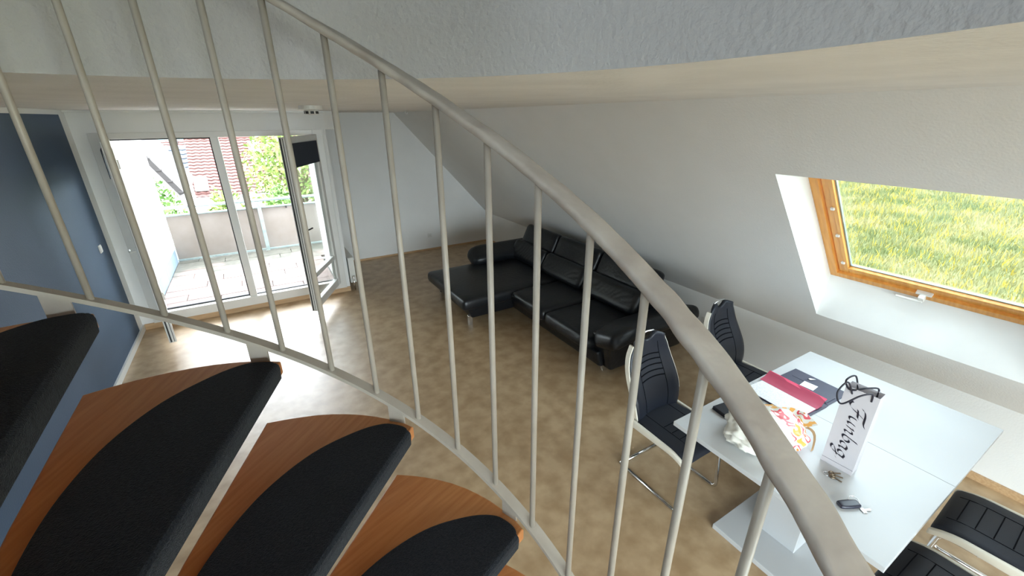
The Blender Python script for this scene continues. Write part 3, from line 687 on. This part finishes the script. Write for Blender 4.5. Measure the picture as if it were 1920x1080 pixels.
for ch, px in xpos.items():
    for st in strokes[ch]:
        P = catmull(st, 8); nib = Vector((0.15, 0.20)) if ch != 'F' else Vector((0.17, 0.22))
        b = len(lt.v)
        for (x, y) in P:
            x, y = (x*0.85, y*0.82) if ch == 'F' else (x, y); xs = px+x+0.12*y
            for sgn in (-1, 1):
                rx, ry = xs+sgn*nib.x*0.6, y+sgn*nib.y*0.6
                lt.v.append(Vector((-bd-0.0012, 0.016-ry*sc_*0.9, zt-rx*sc_*1.18)))
        for k in range(len(P)-1): lt.f.append((b+2*k, b+2*k+1, b+2*k+3, b+2*k+2))
lt.build('lettering', 'ink', GB)['label'] = 'black script lettering reading Funbag.'
for sx in (-1, 1):
    P = [(sx*bd*0.95, 0.035, bh-0.03), (sx*bd*1.3-0.01, 0.060, bh+0.03), (sx*bd-0.06, 0.075, bh+0.02-0.04*(sx < 0)), (sx*bd-0.075, 0.045, bh-0.01-0.05*(sx < 0)), (sx*bd-0.045, -0.005, bh+0.015-0.015*(sx < 0)), (sx*bd*1.1-0.005, -0.035, bh+0.012), (sx*bd*0.95, -0.04, bh-0.03)]
    MB().tube(catmull(P, 8), 0.0042, 8).build('cord_handle', 'ink', GB, True)

# crumpled plastic carrier bag
def carriermat():
    mt = pmat('printed_plastic', (0.72, 0.70, 0.62, 1), 0.35); N = mt.node_tree.nodes; L = mt.node_tree.links; bs = N['Principled BSDF']
    tc = N.new('ShaderNodeTexCoord'); spx = N.new('ShaderNodeSeparateXYZ'); L.new(tc.outputs['Object'], spx.inputs[0])
    nz = N.new('ShaderNodeTexNoise'); nz.inputs['Scale'].default_value = 13; nz.inputs['Detail'].default_value = 1.5; L.new(tc.outputs['Object'], nz.inputs['Vector'])
    cr = N.new('ShaderNodeValToRGB'); cr.color_ramp.interpolation = 'CONSTANT'
    e = cr.color_ramp.elements; e[0].position = 0; e[0].color = lin(232, 170, 84); e[1].position = 0.42; e[1].color = (0.74, 0.72, 0.66, 1)
    for p, c in ((0.54, lin(214, 74, 84)), (0.60, (0.74, 0.72, 0.66, 1)), (0.66, lin(238, 130, 50))): x = e.new(p); x.color = c
    L.new(nz.outputs['Fac'], cr.inputs[0])
    gt = N.new('ShaderNodeMath'); gt.operation = 'GREATER_THAN'; gt.inputs[1].default_value = 0.035; L.new(spx.outputs[0], gt.inputs[0])
    mx = N.new('ShaderNodeMix'); mx.data_type = 'RGBA'; L.new(gt.outputs[0], mx.inputs[0]); mx.inputs[6].default_value = (0.70, 0.68, 0.61, 1)
    L.new(cr.outputs[0], mx.inputs[7]); L.new(mx.outputs[2], bs.inputs['Base Color']); return mt
M['carrier'] = carriermat()
M['strap'] = pmat('tan_strap', lin(196, 160, 116), 0.6); M['red'] = pmat('red_print', lin(214, 66, 84), 0.5)
CB = tag(empty('carrier_bag', (2.115, 0.875, TT), math.radians(-18)), 'crumpled cream plastic carrier bag with red and orange print', 'bag')
bm = bmesh.new(); bmesh.ops.create_icosphere(bm, subdivisions=5, radius=1)
for v_ in bm.verts:
    p = v_.co.copy(); q = Vector((p.x*0.215, p.y*0.165, p.z*0.10))
    r_ = 1+0.16*noise.noise(p*1.7)+0.20*(abs(noise.noise(p*3.1+Vector((3, 1, 2))))-0.25)+0.10*(abs(noise.noise(p*6.5))-0.2)
    q *= r_; q.z = max(q.z*(1.0 if q.z > 0 else 1)+0.075, 0.0015*abs(noise.noise(p*9)))
    v_.co = q
bm.verts.index_update()
MB().add([v_.co.copy() for v_ in bm.verts], [[v_.index for v_ in f_.verts] for f_ in bm.faces]).build('bag_body', 'carrier', CB, True); bm.free()
V = []; F = []
for j in range(19):      # flared open mouth of the bag
    a = -0.6+2.0*j/18; 
    for k in range(4):
        r_ = 0.05+0.022*k; V.append((0.13+r_*math.cos(a)*0.9+0.012*k, -0.02+r_*math.sin(a)*0.95, 0.085+0.012*k+0.018*noise.noise(Vector((a*2.2, k*0.5, 4)))))
F = [(j*4+k, j*4+k+1, j*4+k+5, j*4+k+4) for j in range(18) for k in range(3)]
mobj('bag_mouth', V, F, 'carrier', CB, True)
mb = MB()
for k in range(9):
    t = k/8; p = Vector((0.20+0.05*math.sin(PI*t)-0.01, -0.02-0.115*t, 0.075*(1-t)**1.1+0.03*math.sin(PI*t)+0.003)); mb.v += [p+Vector((-0.008, 0, 0)), p+Vector((0.010, 0.002, 0.003))]
mb.f = [(2*k, 2*k+1, 2*k+3, 2*k+2) for k in range(8)]
mb.build('strap', 'strap', CB)

# keys
M['keyblack'] = pmat('black_plastic_key', (0.02, 0.02, 0.035, 1), 0.35)
K1 = tag(empty('car_key', (2.035, 0.428, TT), math.radians(-28)), 'black car key fob with split ring alone near the table edge', 'key')
kv, kf = rbox(0.075, 0.034, 0.014, 0.0065, (8, 4, 1), lambda p: (p.x, p.y*(1-0.25*(p.x/0.04)**2), p.z)); mobj('fob', [v+Vector((0, 0, 0.0072)) for v in kv], kf, 'keyblack', K1, True)
MB().tube([(0.035+0.016*math.cos(a*PI/8), 0.018+0.016*math.sin(a*PI/8), 0.004+0.003*math.sin(a*PI/8)) for a in range(16)], 0.0013, 6, True).build('split_ring', 'chrome', K1, True)
MB().bbox(0.030, 0.062, -0.026, -0.018, 0.001, 0.0035, 0.0006).bbox(0.028, 0.042, -0.034, -0.014, 0.001, 0.0032, 0.001).build('key_blade', 'chrome', K1)
M['brass'] = pmat('dull_brass', lin(120, 104, 84), 0.35, metal=0.6)
K1.scale = (1.3, 1.3, 1.3)
K2 = tag(empty('key_bunch', (2.155, 0.572, TT), math.radians(-60)), 'small bunch of metal keys beside the grey paper bag', 'keys')
MB().tube([(0.014*math.cos(a*PI/8), 0.014*math.sin(a*PI/8), 0.003) for a in range(16)], 0.0013, 6, True).build('split_ring', 'chrome', K2, True)
for a in (-0.5, 0.0, 0.45):
    q = MB().tube([(0.024+0.011*math.cos(b*PI/8), 0.011*math.sin(b*PI/8), 0.0035) for b in range(16)], 0.0035, 6, True).bbox(0.033, 0.066, -0.004, 0.004, 0.002, 0.005, 0.0008)
    q.xf(Matrix.Rotation(a, 4, 'Z')).xf(Matrix.Translation((0, 0, 0.002+0.002*a))).build('key_blade', 'brass', K2)

# ------------------------------------------------------------------ fittings
def rosette(name, label, cat, loc, rot, sw=False):
    o = tag(empty(name, loc), label, cat); o.rotation_euler = rot
    MB().bbox(-0.04, 0.04, 0, 0.009, -0.04, 0.04, 0.003).build('cover_plate', 'plastic', o)
    if sw: MB().bbox(-0.03, 0.03, 0.0092, 0.014, -0.03, 0.03, 0.003).build('rocker', 'plastic', o)
    else:
        MB().lathe([(0.021, 0), (0.021, 0.002), (0.018, 0.0022)], 20).xf(Matrix.Rotation(-PI/2, 4, 'X')).xf(Matrix.Translation((0, 0.009, 0))).build('socket_well', 'frame', o)
        for x in (-0.0095, 0.0095): MB().box(x-0.0025, x+0.0025, 0.0111, 0.0119, -0.0025, 0.0025).build('pin_hole', 'black', o)
    return o
rosette('wall_socket', 'white wall socket low on the gable wall left of the sofa', 'socket', (2.725, YG-0.0005, 0.29), (0, 0, PI))
rosette('wall_socket', 'white wall socket on the knee wall beside the far chair', 'socket', (XK-0.0005, 2.50, 0.30), (0, 0, PI/2))
rosette('light_switch', 'white light switch on the blue wall', 'switch', (XL+0.0005, 5.84, 1.15), (0, 0, -PI/2), True)
SD = tag(empty('smoke_detector', (0.47, 3.72, CE)), 'round white smoke detector on the ceiling', 'smoke detector')
MB().lathe([(0.082, -0.0005), (0.082, -0.026), (0.078, -0.031), (0.060, -0.032)][::-1], 28).build('housing', 'plastic', SD, False)
MB().lathe([(0.046, -0.0325), (0.048, -0.040), (0.042, -0.062), (0.022, -0.066)][::-1], 24).build('sensor_dome', 'plastic', SD, True)
for k in range(8):
    a = 2*PI*k/8; MB().box(-0.012, 0.012, -0.0015, 0.0015, -0.058, -0.040).xf(Matrix.Translation((0, -0.0475, 0))).xf(Matrix.Rotation(a, 4, 'Z')).build('vent_slot', 'black', SD)
HK = tag(MB().tube([(1.89, 5.9, CE), (1.89, 5.9, CE-0.03), (1.90, 5.9, CE-0.045), (1.915, 5.9, CE-0.04), (1.918, 5.9, CE-0.025)], 0.005, 8).lathe([(0.018, -0.004), (0.018, 0)], 16, (1.89, 5.9, CE)).build('ceiling_hook', 'plastic'), 'small white hook in the ceiling above the sofa corner', 'hook')
RD = tag(empty('radiator', (0.93, 6.75, 0.1)), 'flat white panel radiator beside the balcony door wall', 'radiator')
for x in (0.025, 0.085): MB().bbox(x, x+0.022, -0.40, 0.36, 0, 0.38, 0.004).build('panel', 'radiator', RD)
for k in range(16): MB().box(0.107, 0.111, -0.385+0.048*k, -0.365+0.048*k, 0.03, 0.35).build('panel_rib', 'radiator', RD)
MB().bbox(0.022, 0.110, -0.402, 0.362, 0.375, 0.388, 0.003).build('top_grille', 'radiator', RD)
MB().bbox(0.024, 0.108, -0.408, -0.400, 0, 0.38, 0.003).build('side_cover', 'radiator', RD)
MB().tube([(0.065, -0.40, 0.06), (0.065, -0.45, 0.06), (0.065, -0.46, 0.04), (0.065, -0.46, -0.10)], 0.009, 8).build('pipe', 'chrome', RD, True)
MB().lathe([(0.018, 0), (0.020, 0.03), (0.017, 0.055)], 16, (0.065, -0.46, 0.06)).build('valve', 'plastic', RD, True)
MB().box(0.0, 0.03, -0.3, -0.27, 0.05, 0.30).box(0.0, 0.03, 0.24, 0.27, 0.05, 0.30).build('wall_bracket', 'steel', RD)

# ------------------------------------------------------------------ balcony
M['deck'] = pmat('weathered_deck', lin(142, 122, 115), 0.7, col2=lin(124, 104, 98), nscale=5, stretch=(1, 8, 1), coord='Object')
def deckmat():
    mt = M['deck']; N = mt.node_tree.nodes; L = mt.node_tree.links; bs = N['Principled BSDF']
    ge = N.new('ShaderNodeNewGeometry'); sp_ = N.new('ShaderNodeSeparateXYZ'); L.new(ge.outputs['Position'], sp_.inputs[0])
    nz = N.new('ShaderNodeTexNoise'); nz.inputs['Scale'].default_value = 2.4; nz.inputs['Detail'].default_value = 5; L.new(ge.outputs['Position'], nz.inputs['Vector'])
    mu = N.new('ShaderNodeMath'); mu.operation = 'MULTIPLY_ADD'; mu.inputs[1].default_value = 2.2; L.new(nz.outputs['Fac'], mu.inputs[0]); L.new(sp_.outputs[1], mu.inputs[2])
    mr = N.new('ShaderNodeMapRange'); mr.inputs[1].default_value = 9.0; mr.inputs[2].default_value = 9.5; L.new(mu.outputs[0], mr.inputs[0])
    mx = N.new('ShaderNodeMix'); mx.data_type = 'RGBA'; L.new(mr.outputs[0], mx.inputs[0])
    old = bs.inputs['Base Color'].links[0].from_socket; L.new(old, mx.inputs[6])
    n2 = N.new('ShaderNodeTexNoise'); n2.inputs['Scale'].default_value = 9; L.new(ge.outputs['Position'], n2.inputs['Vector'])
    cr = N.new('ShaderNodeValToRGB'); cr.color_ramp.elements[0].color = lin(62, 63, 56); cr.color_ramp.elements[1].color = lin(112, 108, 98); L.new(n2.outputs['Fac'], cr.inputs[0])
    L.new(cr.outputs[0], mx.inputs[7]); L.new(mx.outputs[2], bs.inputs['Base Color'])
deckmat()
M['concrete'] = pmat('balcony_concrete', lin(120, 118, 112), 0.8, nscale=6)
BF = struct(MB().box(-1.60, 0.79, 6.552, 7.94, -0.20, 0.065).box(-1.60, 3.2, 7.94, 9.35, -0.20, 0.065).build('floor_balcony', 'concrete'), 'balcony floor of weathered timber boards', 'balcony floor')
bwid = 0.252; row = 0; y = 6.57
while y < 8.9:
    x = -1.41-(0.35, 0.75, 0.1, 0.55)[row % 4]
    while x < 2.2:
        x1 = x+1.05; a, b = max(x, -1.40), min(x1, 2.2 if y > 7.95 else 0.78)
        if b-a > 0.05:
            z = 0.098+random.uniform(-0.002, 0.002); MB().bbox(a+0.004, b-0.004, y+0.004, y+bwid-0.004, 0.066, z, 0.002, 1).build('plank', 'deck', BF)
        x = x1
    y += bwid; row += 1
M['render'] = pmat('white_render', (0.72, 0.72, 0.70, 1), 0.9, nscale=3, bump=0.3, bscale=60)
w = MB().box(-1.85, -1.42, 6.55, 9.15, -3.0, 4.0)
EW = struct(w.build('wall_balcony', 'render'), 'bright white rendered side wall of the balcony', 'wall')
M['zinc'] = pmat('blue_grey_zinc', lin(132, 150, 164), 0.5, nscale=8)
for k in range(4): MB().box(-1.42, -1.408, 6.56+0.65*k, 6.56+0.65*k+0.645, 0.09, 0.32).build('flashing', 'zinc', EW)
MB().bbox(-1.42, -1.405, 7.06, 7.14, 0.56, 0.66, 0.003).build('outdoor_socket', 'plastic', EW)
ER = struct(MB().add([(-2.0, 9.4, 2.55), (-1.20, 9.4, 2.18), (-1.20, 6.5, 2.18), (-2.0, 6.5, 2.55), (-2.0, 9.4, 2.70), (-1.20, 9.4, 2.30), (-1.20, 6.5, 2.30), (-2.0, 6.5, 2.70)],
   [(0, 1, 2, 3), (7, 6, 5, 4), (0, 4, 5, 1), (1, 5, 6, 2), (2, 6, 7, 3), (3, 7, 4, 0)]).build('roof_eave', 'wall'), 'white eave over the balcony side wall', 'eave')
BR = tag(empty('balcony_railing', (0.3, 9.0, 0.065)), 'galvanised balcony railing with pale fibre panels', 'railing')
off = Matrix.Translation((-0.3, -9.0, -0.065))
MB().tube([(-1.40, 8.98, 1.03), (3.1, 8.98, 1.03)], 0.026, 12).xf(off).build('top_rail', 'steel', BR, True)
MB().tube([(-1.40, 8.98, 0.90), (3.1, 8.98, 0.90)], 0.018, 10).xf(off).build('upper_bar', 'steel', BR, True)
MB().bbox(-1.40, 3.1, 8.97, 9.0, 0.105, 0.135, 0.003).xf(off).build('lower_bar', 'steel', BR)
for x in (-0.02, 1.5, 2.95): MB().bbox(x-0.03, x+0.03, 8.945, 8.965, 0.066, 1.01, 0.003).xf(off).build('post', 'steel', BR)
M['panel'] = pmat('pale_fibre_panel', lin(146, 137, 131), 0.7, col2=lin(132, 122, 114), nscale=2)
for a, b in ((-1.395, -0.04), (0.0, 1.48), (1.52, 2.93)):
    MB().bbox(a, b, 9.002, 9.012, 0.12, 0.885, 0.002).xf(off).build('fibre_panel', 'panel', BR)
    for x in (a+0.42, a+0.95): MB().bbox(x-0.012, x+0.012, 8.965, 9.002, 0.85, 0.91, 0.003).xf(off).build('clamp', 'black', BR)

# ------------------------------------------------------------------ outdoors
M['grassground'] = pmat('meadow_ground', lin(122, 126, 84), 0.95, col2=lin(150, 146, 100), nscale=1.1, ndet=8, coord='Object')
GZ = -2.3
M['soil'] = pmat('gravel_ground', lin(112, 112, 108), 0.95, col2=lin(96, 96, 90), nscale=1.5, ndet=8)
gzf = lambda y: GZ-3*(y+60)/220
struct(MB().add([(-80, -60, gzf(-60)), (5.5, -60, gzf(-60)), (5.5, 160, gzf(160)), (-80, 160, gzf(160))], [(0, 1, 2, 3)]).build('ground', 'soil'), 'grey ground around the houses below the balcony', 'ground')
struct(MB().add([(5.5, -60, gzf(-60)), (120, -60, gzf(-60)), (120, 160, gzf(160)), (5.5, 160, gzf(160))], [(0, 1, 2, 3)]).build('meadow', 'grassground'), 'green meadow outside the skylight', 'meadow')
def blades(n, area, hgt, wid, mat, name, label, cat):
    # thin bent blades as one countless mass
    x0, x1, y0, y1 = area
    u = rng.random(n); xs = x0+(x1-x0)*u**1.4; yy = y0+(y1-y0)*rng.random(n)
    a = rng.random(n)*2*PI; h_ = hgt*(0.5+rng.random(n))*(0.75+0.5*u); w_ = wid*(0.7+1.8*u)
    lean = (rng.random(n)-0.1)*0.9*h_; b = rng.random(n)*2*PI
    gz = GZ-3*(yy+60)/220
    V = np.zeros((n, 5, 3)); dx, dy = np.cos(a)*w_, np.sin(a)*w_; lx, ly = np.cos(b)*lean, np.sin(b)*lean
    for k, (s, hf, lf) in enumerate(((-1, 0, 0), (1, 0, 0), (0.7, .55, .3), (-0.7, .55, .3), (0, 1, 1))):
        V[:, k, 0] = xs+dx*s+lx*lf; V[:, k, 1] = yy+dy*s+ly*lf; V[:, k, 2] = gz-0.02+h_*hf
    me = bpy.data.meshes.new(name); me.vertices.add(n*5); me.vertices.foreach_set('co', V.reshape(-1))
    base = np.arange(n)*5; quads = np.stack([base, base+1, base+2, base+3], 1); tris = np.stack([base+3, base+2, base+4], 1)
    loops = np.concatenate([np.concatenate([quads, tris], 1)]).reshape(-1)
    me.loops.add(n*7); me.loops.foreach_set('vertex_index', loops)
    me.polygons.add(n*2); st_ = np.stack([np.arange(n)*7, np.arange(n)*7+4], 1).reshape(-1); me.polygons.foreach_set('loop_start', st_)
    me.update(calc_edges=True); me.validate()
    o = bpy.data.objects.new(name, me); COL.objects.link(o); me.materials.append(mat); tag(o, label, cat, kind='stuff'); return o
gm = pmat('meadow_grass', lin(122, 130, 82), 0.8, col2=lin(166, 158, 112), nscale=0.55, ndet=6, contrast=(0.4, 0.62))
blades(190000, (6.5, 50, -6, 24), 0.26, 0.011, gm, 'meadow_grass', 'tall meadow grass seen through the skylight', 'grass')
ym = pmat('yellow_meadow_flowers', lin(220, 196, 66), 0.7, col2=lin(204, 172, 48), nscale=2)
blades(16000, (7, 46, -6, 24), 0.30, 0.012, ym, 'meadow_flowers', 'yellow wildflowers scattered through the meadow', 'flowers')

def leaves(name, c, rx, ry, rz, n, size, mat, parent):
    P = rng.normal(size=(n, 3)); P /= np.linalg.norm(P, axis=1)[:, None]; P *= (0.45+0.55*rng.random(n)**0.5)[:, None]
    lump = np.array([1+0.35*noise.noise(Vector(p)*2.3+Vector(c)) for p in P])
    P = P*lump[:, None]*np.array([rx, ry, rz])+np.array(c)
    A = rng.normal(size=(n, 3)); A /= np.linalg.norm(A, axis=1)[:, None]; B = rng.normal(size=(n, 3)); B -= (A*B).sum(1)[:, None]*A; B /= np.linalg.norm(B, axis=1)[:, None]
    s = size*(0.6+0.8*rng.random(n))[:, None]
    V = np.stack([P-A*s, P+B*s*0.5, P+A*s, P-B*s*0.5], 1).reshape(-1, 3)
    F = (np.arange(n)[:, None]*4+np.arange(4)).tolist()
    return mobj(name, V, F, mat, parent)
def tree(name, label, loc, rx, ry, rz, zc, n, size, mat, trunk=0.08, cat='tree'):
    o = tag(empty(name, loc), label, cat)
    f_ = leaves('foliage', (0, 0, zc), rx, ry, rz, n, size, mat, o); f_['kind'] = 'stuff'
    mb = MB().tube([(0, 0, 0), (0.05, 0.02, zc*0.5), (0, 0, zc+rz*0.5)], trunk, 8, rad=[trunk, trunk*.8, trunk*.3])
    for k in range(5):
        a = k*1.3; mb.tube([(0, 0, zc*0.6+0.1*k), (rx*0.35*math.cos(a), ry*0.35*math.sin(a), zc+0.1*k), (rx*0.65*math.cos(a), ry*0.65*math.sin(a), zc+rz*0.3)], trunk*.4, 6, rad=[trunk*.5, trunk*.35, trunk*.12])
    mb.build('trunk', M['bark'], o); return o
M['bark'] = pmat('bark', lin(92, 78, 62), 0.9)
lg = pmat('light_green_leaves', lin(92, 118, 52), 0.6, col2=lin(120, 132, 66), nscale=1.5)
dg = pmat('mid_green_leaves', lin(70, 106, 44), 0.6, col2=lin(92, 122, 56), nscale=1.5)
tree('leafy_tree', 'light green leafy tree rising behind the right half of the balcony', (1.15, 14.4, -3.3), 1.35, 1.0, 2.5, 3.8, 6500, 0.075, lg, 0.10)
tree('leafy_tree', 'yellow green tree far right beyond the balcony railing', (4.6, 14.5, -3.3), 1.5, 1.4, 2.2, 3.4, 4200, 0.08, lg, 0.10)
tree('shrub', 'bright green shrub by the white balcony wall end', (-2.0, 12.0, -3.3), 0.6, 0.6, 1.5, 3.0, 3200, 0.06, dg, 0.04, 'shrub')
tree('shrub', 'rounded green shrub in the gap left of the door mullion', (-0.75, 12.4, -3.3), 0.5, 0.6, 1.35, 2.75, 3000, 0.06, lg, 0.04, 'shrub')
tree('shrub', 'green shrub below the red roof at the mullion', (0.45, 12.2, -3.3), 0.55, 0.6, 1.35, 2.8, 3000, 0.06, dg, 0.04, 'shrub')
# red tiled house
M['tile'] = pmat('red_roof_tile', lin(80, 48, 42), 0.75, col2=lin(66, 37, 32), nscale=6)
M['greytile'] = pmat('grey_roof_tile', lin(50, 55, 64), 0.7, nscale=5)
M['solar'] = pmat('solar_panel_blue', lin(30, 38, 62), 0.4)
M['verge'] = pmat('dark_verge', lin(34, 29, 27), 0.8)
def roof_courses(p0, p1, q0, q1, n, lift, nw):
    """stepped tile courses between eave line p0-p1 and ridge line q0-q1, each course rolled into tiles"""
    mb = MB(); p0, p1, q0, q1 = map(Vector, (p0, p1, q0, q1)); nn = (p1-p0).cross(q0-p0).normalized()
    if nn.z < 0: nn = -nn
    for i in range(n):
        a, b = i/n, (i+1)/n+0.012
        b0 = len(mb.v)
        for k in range(nw*4+1):
            t = k/(nw*4); h_ = lift*0.35*math.sin(2*PI*t*nw)
            L0 = p0.lerp(p1, t); L1 = q0.lerp(q1, t)
            e = L0.lerp(L1, a); f_ = L0.lerp(L1, b)
            mb.v += [e+nn*(lift*0.1), e+nn*(lift+h_), f_+nn*(lift*0.2+h_)]
        for k in range(nw*4):
            o_ = b0+3*k; mb.f += [(o_, o_+3, o_+4, o_+1), (o_+1, o_+4, o_+5, o_+2)]
    return mb
RHs = tag(empty('red_roof_house', (1.5, 32, -4.5)), 'house with a red tiled roof and small roof windows beyond the balcony', 'house')
T_ = Matrix.Translation((-1.5, -32, 4.5))
roof_courses((-3.1, 29.5, -1.7), (7.5, 29.5, -1.7), (-3.1, 33.2, 1.30), (7.5, 33.2, 1.30), 19, 0.07, 30).xf(T_).build('roof', 'tile', RHs)
roof_courses((7.5, 36.9, -1.7), (-3.1, 36.9, -1.7), (7.5, 33.2, 1.30), (-3.1, 33.2, 1.30), 6, 0.07, 10).xf(T_).build('roof', 'tile', RHs)
MB().tube([(-3.15, 33.2, 1.33), (7.55, 33.2, 1.33)], 0.12, 8).xf(T_).build('ridge', 'tile', RHs)
MB().prism([(29.9, -4.5), (36.5, -4.5), (36.5, -1.9), (33.2, 1.05), (29.9, -1.9)], -3.0, 7.4).xf(Matrix(((0, 0, 1, 0), (1, 0, 0, 0), (0, 1, 0, 0), (0, 0, 0, 1)))).xf(T_).build('wall', 'render', RHs)
MB().tube([(-3.1, 29.42, -1.75), (7.5, 29.42, -1.75)], 0.07, 8).xf(T_).build('gutter', 'steel', RHs)
d_ = Vector((0, 3.7, 3.0)).normalized(); nn = Vector((0, -d_.z, d_.y))
for (x, s) in ((-2.62, 0.35), (0.42, 2.75), (0.95, 1.6)):
    w0 = Vector((x, 29.5, -1.7))+d_*(s*1.15)+nn*0.10
    mwin = Matrix((Vector((1, 0, 0)), d_, nn)).transposed().to_4x4(); mwin.translation = w0
    fr_ = MB().bbox(-0.32, 0.32, 0, 0.95, 0, 0.10, 0.01).xf(mwin).xf(T_).build('roof_window', 'frame', RHs)
    MB().box(-0.24, 0.24, 0.09, 0.86, 0.101, 0.108).xf(mwin).xf(T_).build('pane', 'plastic', fr_)
# steep white gable house by the balcony wall
WH = tag(empty('white_gable_house', (-5, 22, -5)), 'white gabled house with a dark verge next to the balcony wall', 'house')
T2 = Matrix.Translation((5, -22, 5)); sw_ = Matrix(((1, 0, 0, 0), (0, 0, 1, 0), (0, 1, 0, 0), (0, 0, 0, 1)))
MB().prism([(-2.72, -5), (-2.72, -0.45), (-4.6, 2.95), (-6.5, -0.45), (-6.5, -5)], 22, 27).xf(sw_).xf(T2).build('wall', 'render', WH)
MB().prism([(-2.52, -0.40), (-4.6, 3.30), (-4.6, 2.96), (-2.70, -0.48)], 21.75, 27.2).xf(sw_).xf(T2).build('roof', 'verge', WH)
MB().prism([(-6.62, -0.38), (-4.6, 3.22), (-4.6, 3.06), (-6.52, -0.42)], 21.75, 27.2).xf(sw_).xf(T2).build('roof', 'verge', WH)
for k in range(9):
    t = k/8; x = -2.60-2.0*t; z = -0.36+3.58*t; MB().bbox(x-0.12, x+0.06, 21.72, 21.98, z-0.02, z+0.05, 0.01).xf(T2).build('verge_tile', 'verge', WH)
# grey roofed house with solar panels
GH = tag(empty('grey_roof_house', (-5, 42, -5)), 'distant house with a grey roof and solar panels', 'house')
T3 = Matrix.Translation((5, -42, 5))
roof_courses((-10, 40, -3.2), (-3.9, 40, -3.2), (-10, 43.5, 0.45), (-3.9, 43.5, 0.45), 12, 0.08, 16).xf(T3).build('roof', 'greytile', GH)
MB().prism([(40.3, -5), (46.7, -5), (46.7, -3.2), (43.5, 0.2), (40.3, -3.2)], -9.9, -4.0).xf(Matrix(((0, 0, 1, 0), (1, 0, 0, 0), (0, 1, 0, 0), (0, 0, 0, 1)))).xf(T3).build('wall', 'render', GH)
d3 = Vector((0, 3.5, 3.65)).normalized(); n3 = Vector((0, -d3.z, d3.y))
for i in range(2):
    for j in range(2):
        mwin = Matrix((Vector((1, 0, 0)), d3, n3)).transposed().to_4x4(); mwin.translation = Vector((-6.3+0.62*i, 40, -3.2))+d3*(1.9+0.72*j)+n3*0.12
        MB().bbox(0, 0.60, 0, 0.70, 0, 0.04, 0.01).xf(mwin).xf(T3).build('solar_panel', 'solar', GH)
OH = tag(empty('orange_roof_house', (-6, 58, -5)), 'far house with an orange tiled roof and chimney', 'house')
T4 = Matrix.Translation((6, -58, 5))
roof_courses((-12, 56, -1.4), (-4.6, 56, -1.4), (-12, 59, 0.35), (-4.6, 59, 0.35), 8, 0.08, 14).xf(T4).build('roof', 'tile', OH)
MB().prism([(56.3, -5), (61.7, -5), (61.7, -1.5), (59, 0.1), (56.3, -1.5)], -11.9, -4.8).xf(Matrix(((0, 0, 1, 0), (1, 0, 0, 0), (0, 1, 0, 0), (0, 0, 0, 1)))).xf(T4).build('wall', 'render', OH)
MB().bbox(-6.6, -6.1, 58.2, 58.7, -0.3, 0.75, 0.03).xf(T4).build('chimney', 'verge', OH)
# wooded hill on the horizon
M['hill'] = pmat('hazy_wooded_hill', lin(62, 82, 82), 0.95, col2=lin(50, 72, 68), nscale=0.15, coord='Object')
V = []; F = []; nx, ny = 60, 8
for j in range(ny+1):
    for i in range(nx+1):
        x = -160+320*i/nx; y = 150+10*j; z = -8+(9.5+2.5*noise.noise(Vector((x*0.02, 0.3, 0)))+1.2*noise.noise(Vector((x*0.12, y*0.1, 2))))*math.sin(PI*0.5*j/ny)
        V.append((x, y, z))
F = [(j*(nx+1)+i, j*(nx+1)+i+1, (j+1)*(nx+1)+i+1, (j+1)*(nx+1)+i) for j in range(ny) for i in range(nx)]
struct(mobj('hill', V, F, 'hill', None, True), 'hazy green hill on the horizon', 'hill')
